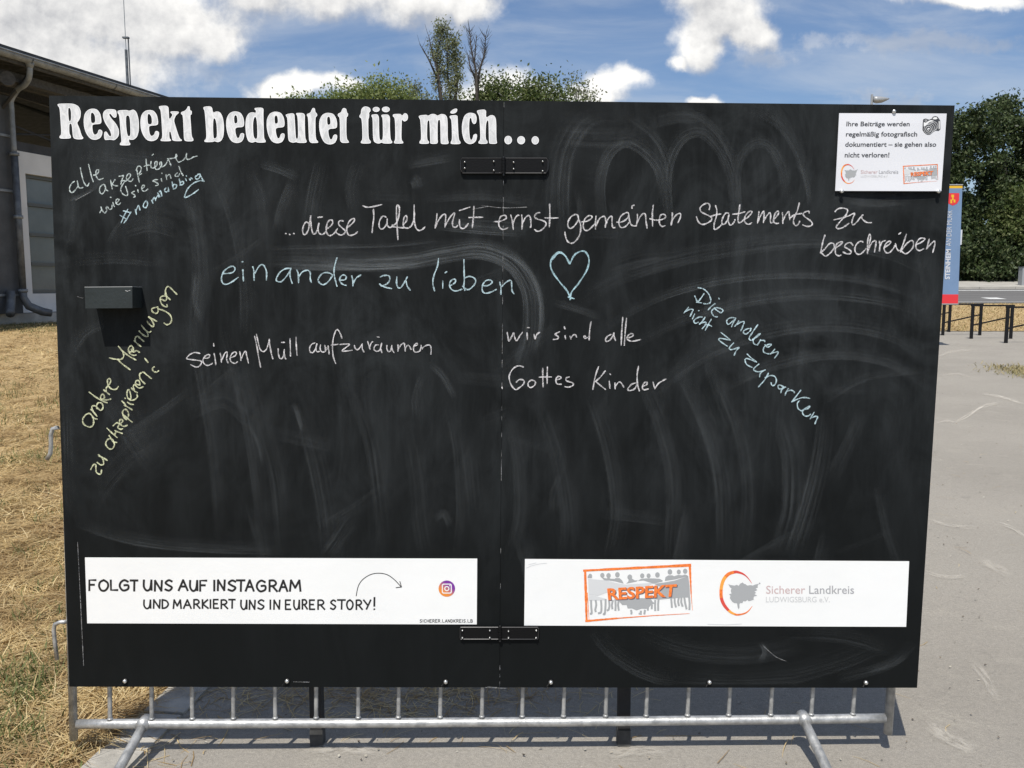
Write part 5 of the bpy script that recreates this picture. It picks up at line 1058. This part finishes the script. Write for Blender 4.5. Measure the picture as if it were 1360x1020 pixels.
# round camera emblem (the square code round it is left out)
def disc(m, cx_, cy_, rx_, ry_, off, surf=onb, mi=0, n=28): return shape(m, [[(cx_ + rx_ * math.cos(i * 2 * math.pi / n), cy_ + ry_ * math.sin(i * 2 * math.pi / n)) for i in range(n)]], off, surf, mi)
m_ig = bpy.data.materials.new('violet_orange_print'); m_ig.use_nodes = True; t = NT(m_ig.node_tree); co = t.node('ShaderNodeTexCoord').outputs['Object']; sp = t.node('ShaderNodeSeparateXYZ'); t.l.new(co, sp.inputs[0])
igc = onb(310 + 1168 / 4.121, 740 + 172 / 4.121, .002) - BP
t.l.new(t.mix(t.smooth(t.math('ADD', t.math('SUBTRACT', sp.outputs[2], igc.z), t.math('MULTIPLY', t.math('SUBTRACT', sp.outputs[0], igc.x), .8)), -.022, .02), (.75, .25, .04), (.18, .03, .30)), m_ig.node_tree.nodes['Principled BSDF'].inputs['Base Color'])
icx, icy = 310 + 1168 / 4.121, 740 + 172 / 4.121
em = disc(M(), icx, icy, 11, 10.8, .0021).build('camera_emblem', m_ig, st1)
m = M()
def rrect(cx_, cy_, a, r, n=5):
    p = []
    for k, (sx_, sy_) in enumerate(((1, 1), (-1, 1), (-1, -1), (1, -1))):
        for i in range(n + 1): w_ = k * math.pi / 2 + i * math.pi / 2 / n; p.append((cx_ + sx_ * (a - r) + r * math.cos(w_), cy_ + sy_ * (a - r) + r * math.sin(w_)))
    return p
shape(m, [rrect(icx, icy, 6.6, 2.4), rrect(icx, icy, 5.3, 1.6)], .0023, onb)
cir_ = lambda r, n=20: [(icx + r * math.cos(i * 2 * math.pi / n), icy + r * math.sin(i * 2 * math.pi / n)) for i in range(n)]
shape(m, [cir_(3.4), cir_(2.1)], .0023, onb); disc(m, icx + 3.9, icy - 3.9, .8, .8, .00232, n=10); m.build('camera_outline', m_wh, em)

# landkreis logo: open ring, grey map, words
def ring_logo(parent, f, surf, off, w_scale):
    pts = [(378, 192, 3), (360, 165, 6), (335, 135, 9), (300, 110, 15), (265, 98, 20), (235, 95, 24), (180, 112, 28), (140, 155, 29), (120, 210, 28), (114, 270, 28), (120, 330, 28), (145, 385, 27), (188, 433, 22), (225, 455, 18), (262, 463, 15), (320, 450, 12), (355, 425, 8), (383, 388, 3)]
    n = 5; c = []
    P_ = [pts[0]] + pts + [pts[-1]]
    for i in range(1, len(P_) - 2):
        p0, p1, p2, p3 = [np.array(P_[j], float) for j in (i - 1, i, i + 1, i + 2)]
        for k in range(n): t_ = k / n; c.append(.5 * ((2 * p1) + (-p0 + p2) * t_ + (2 * p0 - 5 * p1 + 4 * p2 - p3) * t_ * t_ + (-p0 + 3 * p1 - 3 * p2 + p3) * t_ ** 3))
    c.append(np.array(pts[-1], float)); m = M(); N = len(c)
    for i, p in enumerate(c):
        a, b = c[max(i - 1, 0)], c[min(i + 1, N - 1)]; d = b[:2] - a[:2]; d /= np.linalg.norm(d)
        for s_ in (-.5, .5): q = f(p[0] - d[1] * s_ * p[2], p[1] + d[0] * s_ * p[2]); m.v.append(tuple(surf(q[0], q[1], off)))
    for i in range(N - 1):
        fr = i / N; mi = 1 if fr < .30 else 0 if fr < .38 else 2 if fr < .50 else 0 if fr < .56 else 1 if fr < .68 else 2 if fr < .76 else 0
        m.f.append((2 * i, 2 * i + 1, 2 * i + 3, 2 * i + 2)); m.mi.append(mi)
    m.build('logo_ring', [m_or, m_rd, m_am], parent)
    mp = '175,200 200,208 230,212 250,205 265,214 280,195 300,185 312,197 325,200 340,212 370,208 385,212 410,203 440,196 428,215 430,230 412,235 425,252 402,262 415,275 400,285 425,298 400,305 393,318 396,332 370,342 352,346 340,335 325,348 305,345 298,362 278,362 272,372 273,400 266,416 258,400 252,364 230,362 212,352 200,335 190,318 196,300 183,286 205,280 198,255 205,235 190,225 185,212'
    m = M(); shape(m, [[f(x, y) for x, y in P2(mp)]], off, surf); shape(m, [[f(446 + 7 * math.cos(a), 193 + 7 * math.sin(a)) for a in np.linspace(0, 5.6, 8)]], off, surf); m.build('logo_map', m_gr, parent)
O7 = (940, 745, 6.476); f7 = lambda x, y: (940 + x / 6.476, 745 + y / 6.476)
ring_logo(st2, f7, onb, .0021, 1)
text('Sicherer', qd(O7, 502, 213, 838, 283), m_pk, 'lettering', st2, .0021, onb, .004); text('Landkreis', qd(O7, 872, 213, 1258, 284), m_mg, 'lettering', st2, .0021, onb, .004)
text('LUDWIGSBURG e.V.', qd(O7, 500, 308, 1050, 356), m_vlg, 'lettering', st2, .0021, onb, .004)

def stamp_logo(parent, f, surf, off, small=False, d=3e-5):
    m = M(); poly = lambda s, mi: shape(m, [[f(x, y) for x, y in P2(s)]], off, surf, mi)
    poly('95,245 300,262 430,295 520,310 640,300 840,290 760,330 600,345 300,400 200,440 150,425 100,432', 1)     # banner cloth
    poly('100,440 150,432 300,470 300,485 100,490', 1)
    m2 = M(); sh2 = lambda s: shape(m2, [[f(x, y) for x, y in P2(s)]], off + d, surf)
    sh2('840,300 960,285 1080,262 1225,212 1240,330 1245,455 1170,455 900,478 780,470 900,420 940,350')
    sh2('245,228 275,258 330,262 400,272 495,298 478,262 448,236 405,235 395,245 350,243 325,232 300,240'); sh2('525,298 640,275 655,262 620,262 588,240 555,243 548,275'); sh2('655,268 690,245 745,240 840,240 905,245 935,262 935,275 830,298 720,262')
    sh2('960,268 968,225 1000,205 1045,205 1065,215 1110,200 1160,205 1185,195 1215,205 1220,212 1080,250'); sh2('88,236 92,210 138,212 138,236')
    sh2('445,500 470,470 560,468 700,462 800,468 820,500 845,520 800,545 770,580 740,582 700,580 640,600 590,578 540,578 530,540 480,540')
    for x, y, r in ((118, 212, 22), (255, 205, 24), (325, 208, 25), (425, 198, 26), (565, 226, 27), (705, 210, 24), (777, 210, 23), (877, 200, 26), (1018, 166, 26), (1118, 166, 23), (1190, 158, 25)):
        shape(m2, [[f(x + r * math.cos(a), y + r * 1.15 * math.sin(a)) for a in np.linspace(0, 2 * math.pi, 15)[:-1]]], off + 2 * d + x * 1e-8, surf)
    legs = M()
    for s in ('128,490 130,560 135,630 120,638', '180,490 186,540 175,590 180,612', '240,490 245,560 240,620 212,632', '292,480 290,560 282,638 268,640', '330,490 335,550 325,590 312,600', '372,490 362,540 368,580', '402,480 405,550 402,598', '440,480 432,540 440,595', '580,600 585,625 582,638', '735,600 730,638', '690,610 690,645 672,635',
              '770,575 768,595', '815,545 812,580', '852,490 850,550 852,600', '890,465 885,530 885,598', '1032,460 1036,510 1040,565', '1070,460 1072,510 1085,560', '1118,460 1110,500 1118,545', '1148,455 1145,510 1160,552', '1180,455 1190,520 1205,582', '1235,450 1240,520 1238,590'):
        line_stroke(legs, [f(x, y) for x, y in P2(s)], 22 * abs(f(1, 0)[0] - f(0, 0)[0]), off + 2 * d, surf)
    m.mi = [0] * len(m.f); m.build('pale_cloth', m_lg if not small else m_lg, parent); m2.build('figure_group', m_gr, parent); legs.build('figure_legs', m_gr, parent, kind='stuff')
    fr = M(); k = abs(f(1, 0)[0] - f(0, 0)[0])
    def bar(s, w0, w1):
        p = [f(x, y) for x, y in P2(s)]; a, b = p[0], p[-1]; dx, dy = b[0] - a[0], b[1] - a[1]; q = math.hypot(dx, dy); kk = len(fr.v); N = 14
        for i in range(N + 1):
            u = i / N; c = (a[0] + dx * u, a[1] + dy * u); ww = (w0 + (w1 - w0) * u) * k * (1 + random.uniform(-.18, .18))
            for s2 in (-.5, .5): fr.v.append(tuple(surf(c[0] - dy / q * s2 * ww, c[1] + dx / q * s2 * ww, off + d * (4 + len(fr.f) % 5))))
        for i in range(N): a_ = kk + 2 * i; fr.f.append((a_, a_ + 1, a_ + 3, a_ + 2)); fr.mi.append(0)
    bar('38,152 1258,90', 26, 28); bar('60,140 78,728', 30, 24); bar('85,400 105,712', 8, 6); bar('1242,84 1258,420', 28, 14); bar('1258,420 1272,600', 9, 4); bar('62,722 420,690', 26, 16); bar('420,690 820,660', 12, 8); bar('820,660 1240,636', 9, 4)
    fr.build('stamp_frame', m_or, parent)
    q = [f(308, 352), f(1098, 303), f(1080, 446), f(322, 486)]; sft = [(x + (9 * k), y + (9 * k)) for x, y in q]
    text('RESPEKT', sft, m_shd, 'lettering_shadow', parent, off + d * 10, surf, .035); text('RESPEKT', q, m_or, 'lettering', parent, off + d * 13, surf, .03)
f6 = lambda x, y: (770 + x / 8.5, 740 + y / 8.5)
stamp_logo(st2, f6, onb, .0021)

# ------------------------------------------------------------------ hinges and bolts
m_hinge = mat('black_hinge', (0.004, 0.004, 0.0045), .5, spec=.18, bump=.1, bscale=200); m_screw = mat('bright_screw', (.72, .72, .70), .3, metal=.9)
m_rimh = mat('hinge_highlight_and_pin', (0.05, 0.05, 0.053), .35, metal=.5)  # paler metal paints the highlight on the leaf edges; also the pin
def hinge(x0, x1, y0, y1, xk, screws, rounded):
    h = bpy.data.objects.new('hinge', None); scene.collection.objects.link(h); h.parent = board; h.location = onb((x0 + x1) / 2, (y0 + y1) / 2) - BP
    for a, b in ((x0, xk - 1.2), (xk + 1.2, x1)):
        r = 5 if rounded else 1.5
        out = [(a, y0), (b, y0), (b, y1), (a, y1)]
        if a == x0: out = [(a, y0 + r * .7), (a + r * .4, y0), (b, y0), (b, y1), (a + r * .6, y1), (a, y1 - r)]
        else: out = [(a, y0), (b - r * .4, y0), (b, y0 + r * .7), (b, y1 - r), (b - r * .6, y1), (a, y1)]
        m = M(); n = len(out); m.v = [tuple(onb(*p, .009)) for p in out] + [tuple(onb(*p, .009) - BN * .004) for p in out]
        m.f.append(tuple(range(n))[::-1]); m.f.append(tuple(range(n, 2 * n))); m.f += [(i, (i + 1) % n, (i + 1) % n + n, i + n) for i in range(n)]; m.mi = [0] * len(m.f)
        lf = m.build('hinge_leaf', m_hinge, h)
        rm = M(); rp_ = [onb(p[0] + (.6 if a == x0 and p[0] < (a + b) / 2 else -.6 if a != x0 and p[0] > (a + b) / 2 else 0), p[1] + (.6 if p[1] < (y0 + y1) / 2 else -.6), .0092) for p in out]
        rm.tube(rp_ + [rp_[0]], .0011, 6); rm.build('highlight_rim', m_rimh, lf)  # rim added to draw the lit outline of the leaf
    L_ = (y1 - y0) / 5
    M().tube([onb(xk, y0 - 1.6, .011), onb(xk, y1 + 2.6, .011)], .0028, 10).build('hinge_pin', m_rimh, h)
    for i in range(5): M().tube([onb(xk, y0 + i * L_ + .2, .011), onb(xk, y0 + (i + 1) * L_ - .2, .011)], .0058, 12).build('knuckle', m_hinge, h, smooth=False)
    for x, y in screws:
        m = M(); c = onb(x, y, .009); m.tube([c, c + BN * .003, c + BN * .0065, c + BN * .0075], [.0028, .0028, .0020, .0006], 10); m.build('screw', m_screw, h, smooth=True)
h6 = lambda x, y: (600 + x / 5.664, 120 + y / 5.664)
hinge(611, 728.5, 209.5, 230.5, 668.8, [h6(98, 541), h6(98, 587), h6(316, 536), h6(316, 604), h6(465, 543), h6(465, 592), h6(683, 536), h6(683, 608)], True)
h2 = lambda x, y: (340 + x / 3.4, 720 + y / 3.4)
hinge(610.5, 715.5, 832.5, 849.5, 664, [h2(932, 397), h2(932, 430), h2(1056, 397), h2(1056, 430), h2(1140, 400), h2(1140, 430), h2(1265, 397), h2(1265, 430)], False)
for x, y in ((166.5, 904), (381.5, 904), (592, 905), (731.5, 905.5), (942, 905.5), (1149.5, 906)):
    b_ = M(); c = onb(x, y); b_.tube([c, c + BN * .004, c + BN * .008, c + BN * .0095], [.0068, .0068, .005, .002], 14); bo = b_.build('bolt', m_screw, board, smooth=True)
    M().tube([c + BN * .0001 + BU * 0, c + BN * .0016], .0095, 16).build('washer', m_hinge, bo)
    u = M(); u.tube([c + BN * .0045 + Vector((-.004, 0, -.002)), c + BN * .012 + Vector((-.012, 0, -.010)), c + BN * .006 + Vector((-.014, 0, -.014))], .0022, 6); u.build('tie_end', m_hinge, bo)

# ------------------------------------------------------------------ laminated notice
m_paper = mat('laminated_paper', (.70, .705, .74), .4, spec=.3, var=.01, vscale=4)
NO = .010
q = [(1114.6, 150.3), (1257.3, 150.8), (1250.2, 253.8), (1109.3, 253.5)]
c0 = onb(1182, 202, NO); notice = thing('notice_sheet', 'white laminated notice with camera drawing, screwed to the board top right', 'notice', tuple(c0))
m = M(); nx_, ny_ = 12, 8
def nsurf(px, py, off=0.0):
    """the sheet bellies out a little between its screws"""
    u = (px - 1110) / 145; v = (py - 150) / 103; bow = .006 * math.sin(math.pi * min(max(u, 0), 1)) * min(max(v, 0), 1) + .002 * math.sin(2.2 * u + 4 * v)
    return onb(px, py, NO + bow + off)
for k in range(2):
    for j in range(ny_ + 1):
        for i in range(nx_ + 1):
            u, v = i / nx_, j / ny_; x = (q[0][0] * (1 - u) + q[1][0] * u) * (1 - v) + (q[3][0] * (1 - u) + q[2][0] * u) * v; y = (q[0][1] * (1 - u) + q[1][1] * u) * (1 - v) + (q[3][1] * (1 - u) + q[2][1] * u) * v
            m.v.append(tuple(nsurf(x, y) - BN * (.0012 * k)))
W1 = nx_ + 1; K = W1 * (ny_ + 1)
for j in range(ny_):
    for i in range(nx_):
        a = j * W1 + i; m.f += [(a, a + W1, a + W1 + 1, a + 1), (a + K, a + 1 + K, a + W1 + 1 + K, a + W1 + K)]; m.mi += [0, 0]
rim = [j for j in range(W1)] + [j * W1 + nx_ for j in range(1, ny_ + 1)] + [ny_ * W1 + i for i in range(nx_ - 1, -1, -1)] + [j * W1 for j in range(ny_ - 1, 0, -1)]
for i in range(len(rim)): a, b = rim[i], rim[(i + 1) % len(rim)]; m.f.append((a, b, b + K, a + K)); m.mi.append(0)
sheet_ = m.build('paper', m_paper, notice, smooth=False)
O8 = (1105, 140, 8.503); m_tx = mat('notice_print', (.045, .047, .055), .5)
text('Ihre Beiträge werden', qd(O8, 165, 182, 880, 252, -5), m_tx, 'lettering', notice, .0004, nsurf, .016); text('regelmäßig fotografisch', qd(O8, 160, 296, 965, 368, -5), m_tx, 'lettering', notice, .0004, nsurf, .016)
text('dokumentiert – sie gehen also', qd(O8, 152, 412, 1180, 484, -5), m_tx, 'lettering', notice, .0004, nsurf, .016); text('nicht verloren!', qd(O8, 146, 530, 650, 588, -3), m_tx, 'lettering', notice, .0004, nsurf, .016)
fn = lambda x, y: (1105 + (100 + (x - 100) * .545) / 8.503, 140 + (662 + (y - 85) * .58) / 8.503)
ring_logo(notice, fn, nsurf, .0004, 1)
text('Sicherer', qd(O8, 325, 730, 515, 772), m_pk, 'lettering', notice, .0004, nsurf, .01); text('Landkreis', qd(O8, 530, 730, 750, 772), m_mg, 'lettering', notice, .0004, nsurf, .01); text('LUDWIGSBURG e.V.', qd(O8, 325, 787, 635, 812), m_vlg, 'lettering', notice, .0004, nsurf, .006)
fs = lambda x, y: (1105 + (800 + (x - 40) * .324) / 8.503, 140 + (662 + (y - 80) * .345) / 8.503)
stamp_logo(notice, fs, nsurf, .0004, True)
# camera drawing
m = M(); w = M(); fc = lambda s: [(1105 + x / 8.503, 140 + y / 8.503) for x, y in P2(s)]
shape(m, [fc('1028,170 1032,155 1060,148 1085,158 1100,160 1125,150 1140,128 1165,120 1190,126 1205,145 1222,170 1224,270 1205,288 1170,285 1140,300 1110,328 1075,330 1040,305 1022,275 1025,200')], .0004, nsurf)
shape(w, [fc('1036,190 1060,195 1090,175 1120,165 1150,172 1140,178 1100,190 1060,225 1036,240')], .0006, nsurf); shape(w, [fc('1135,155 1150,134 1180,132 1192,150 1170,158')], .0006, nsurf); shape(w, [fc('1205,175 1216,180 1216,262 1206,270')], .0006, nsurf)
def lens(cx_, cy_, r, off, mm): shape(mm, [[(1105 + (cx_ + r * .95 * math.cos(a)) / 8.503, 140 + (cy_ + r * math.sin(a)) / 8.503) for a in np.linspace(0, 2 * math.pi, 25)[:-1]]], off, nsurf)
for i, (cx_, cy_, r) in enumerate(((1150, 232, 50), (1130, 243, 52), (1108, 256, 54), (1090, 268, 55))):
    lens(cx_, cy_, r, .0008 + i * .00025, w); lens(cx_, cy_, r - 3.5, .0009 + i * .00025, m)
lens(1090, 268, 36, .0018, w); lens(1090, 268, 31, .0019, m); lens(1092, 270, 16, .0020, w); lens(1096, 274, 9, .0021, m); lens(1060, 172, 12, .0010, w); lens(1060, 172, 8, .0011, m)
cd = m.build('camera_drawing', m_tx, notice); w.build('camera_highlights', m_wh, notice)
for x, y in ((1184.5, 149.3), (1115.6, 254.8), (1243.3, 255)):
    c = onb(x, y, 0); M().tube([c, c + BN * .014, c + BN * .017, c + BN * .018], [.0025, .0058, .0048, .001], 10).build('screw', m_screw, notice, smooth=True)

# ------------------------------------------------------------------ chalk box on the left leaf
m_box = mat('grey_green_box', (.022, .028, .029), .5, spec=.35, var=.12, vscale=12, bump=.15, bscale=90); m_rim = mat('pale_rim', (.36, .37, .37), .6)
D = .067
fl, fr_ = (112.3, 381.8), (175.6, 381.3); bl_, br_ = (113.4, 409.6), (175.9, 409.2)
A_ = [onb(*p, D) for p in (fl, fr_, br_, bl_)]; Bk = [p - BN * (D - .0006) for p in A_]
bc = sum((p for p in A_ + Bk), Vector()) / 8; cb_ = thing('chalk_box', 'small grey open chalk box screwed to the left side of the board', 'box', tuple(bc))
def wallp(a, b, c, d, nrm, th=.004): return M().hexa([a, b, c, d, a + nrm * th, b + nrm * th, c + nrm * th, d + nrm * th])
M().hexa([A_[3], A_[2], A_[2] - BN * .004, A_[3] - BN * .004, A_[0], A_[1], A_[1] - BN * .004, A_[0] - BN * .004]).build('front', m_box, cb_)
ux = (A_[1] - A_[0]).normalized(); e = BN * .0041
M().hexa([A_[3] - e, A_[3] - e + ux * .004, Bk[3] + ux * .004, Bk[3], A_[0] - e, A_[0] - e + ux * .004, Bk[0] + ux * .004, Bk[0]]).build('side', m_box, cb_)
M().hexa([A_[2] - e - ux * .004, A_[2] - e, Bk[2], Bk[2] - ux * .004, A_[1] - e - ux * .004, A_[1] - e, Bk[1], Bk[1] - ux * .004]).build('side', m_box, cb_)
uz = (A_[0] - A_[3]).normalized(); M().hexa([A_[3] - e + ux * .0042, A_[2] - e - ux * .0042, Bk[2] - ux * .0042, Bk[3] + ux * .0042, A_[3] - e + ux * .0042 + uz * .004, A_[2] - e - ux * .0042 + uz * .004, Bk[2] - ux * .0042 + uz * .004, Bk[3] + ux * .0042 + uz * .004]).build('bottom', m_box, cb_)
M().hexa([A_[0] + uz * .0003, A_[1] + uz * .0003, A_[1] - BN * .005 + uz * .0003, A_[0] - BN * .005 + uz * .0003, A_[0] + uz * .0018, A_[1] + uz * .0018, A_[1] - BN * .005 + uz * .0018, A_[0] - BN * .005 + uz * .0018]).build('rim', m_rim, cb_)
M().hexa([A_[1] - e - ux * .004 + uz * .0003, A_[1] - e + uz * .0003, Bk[1] + uz * .0003, Bk[1] - ux * .004 + uz * .0003, A_[1] - e - ux * .004 + uz * .0018, A_[1] - e + uz * .0018, Bk[1] + uz * .0018, Bk[1] - ux * .004 + uz * .0018]).build('rim', m_rim, cb_)
sc2 = M()
for a, b in (((166.5, 386), (169, 386.8)), ((169, 387), (173.5, 385.5))): 
    p0, p1 = onb(*a, D + .0003), onb(*b, D + .0003); sc2.tube([p0, p1], .0008, 5)
sc2.build('chalk_mark', CH['white'], cb_)

# ------------------------------------------------------------------ crowd control barrier
m_galv = mat('galvanised_steel', (.38, .385, .385), .46, metal=.55, var=.22, vscale=35, bump=.12, bscale=120, col2=(.52, .52, .51))
RY = 2.567; yb = R(.8)
def bx3(x, z, dy=0.0): return Vector((x + .024 * (z - .112), RY + x * math.tan(yb) + dy + .0153 * (z - .112), z))
def gx(px, z, dy=0.0):
    """x where the pixel column meets the barrier plane at height z"""
    x = 0.0
    for _ in range(8):
        dpt = (RY + x * math.tan(yb) + dy) * math.cos(PITCH) + (EYE - z) * math.sin(PITCH); x = (px - PW / 2) / FPX * dpt
    return x
ZR, ZT = .112, 1.08
xl, xr = gx(97.5, ZR), gx(1180.5, ZR)
bar_ = thing('crowd_barrier', 'galvanised steel crowd control barrier carrying the chalkboard, its bottom rail and feet showing', 'barrier', (0, RY, 0))
M().tube([bx3(xl, .062), bx3(xl, ZT)], .0125, 14).build('end_post', m_galv, bar_, smooth=True); M().tube([bx3(xr, .062), bx3(xr, ZT)], .0135, 14).build('end_post', m_galv, bar_, smooth=True)
n = 24; M().tube([bx3(xl + .012 + (xr - xl - .024) * i / n, ZR - .004 * math.sin(math.pi * i / n) + random.uniform(-.0006, .0006)) for i in range(n + 1)], .0142, 16).build('bottom_rail', m_galv, bar_, smooth=True)
M().tube([bx3(xl, ZT - .005), bx3(xr, ZT - .005)], .0150, 14).build('top_rail', m_galv, bar_, smooth=True)
for k in range(19):
    px = 146.5 + 54.75 * k; x = gx(px, ZR) + random.uniform(-.002, .002)
    M().tube([bx3(x, ZR + .008), bx3(x + random.uniform(-.002, .002), .6), bx3(x, ZT - .012)], .0066, 10, cap=False).build('bar', m_galv, bar_, smooth=True)
    w_ = M(); w_.tube([bx3(x, ZR + .0135), bx3(x, ZR + .019)], [.0098, .007], 10); w_.build('weld', m_galv, bar_, smooth=True)
for px, s_ in ((191.5, -1), (1067.5, 1)):
    x = gx(px, ZR); c = bx3(x, ZR)
    for d in (-1,):
        M().tube([c + Vector((0, d * .008, -.004)), c + Vector((s_ * .006, d * .07, -.030)), c + Vector((s_ * .016, d * .20, -.078)), c + Vector((s_ * .024, d * .29, -.094)), c + Vector((s_ * .028, d * .34, -.0965))], [.0140, .0150, .0152, .0152, .0152], 14).build('foot', m_galv, bar_, smooth=True)
    M().tube([c + Vector((0, -.020, .000)), c + Vector((0, .020, .000))], .0205, 12).build('foot_weld', m_galv, bar_, smooth=True)
for py_, tip in ((571, 612), (831, 880)):
    z = at(88, py_, RY - .04).z; zt_ = at(65, tip, RY - .04).z; Y = RY + xl * math.tan(yb)
    hx = lambda px: at(px, py_, Y).x
    M().tube([(xl, Y, z + .004), (hx(78), Y, z + .004), (hx(70), Y, z), (hx(67) , Y, z - .02), (hx(66.5), Y, z - .05), (hx(65 if py_ < 700 else 72), Y, z - .075), (hx(60 if py_ < 700 else 72), Y, zt_)] if py_ < 700 else
             [(xl, Y, z + .004), (hx(80), Y, z + .003), (hx(73), Y, z - .004), (hx(71), Y, z - .022), (hx(71.5), Y, z - .06), (hx(73), Y, zt_)], .0062, 10).build('hook', m_galv, bar_, smooth=True)
# banner lettering
def bsurf(px, py, off=0.0): return bp(px, py, off)
qb = lambda x0, y0, x1, y1: [(x0, y0), (x1, y0), (x1, y1), (x0, y1)]
def vtext(s, ya, yb_, xa, xb, bold, nm):
    """text reading upwards: start at ya (low), end at yb_"""
    return text(s, [(xa + (370 - ya) * .035, ya), (xa + (370 - yb_) * .035, yb_), (xb + (370 - yb_) * .035, yb_), (xb + (370 - ya) * .035, ya)], m_bwhite, nm, ban, .006, bsurf, bold)
vtext('STEINHEIM', 371, 331, 1254.8, 1261.6, .035, 'lettering'); vtext('AN DER MURR', 327, 279.5, 1254.8, 1261.6, -.005, 'lettering')
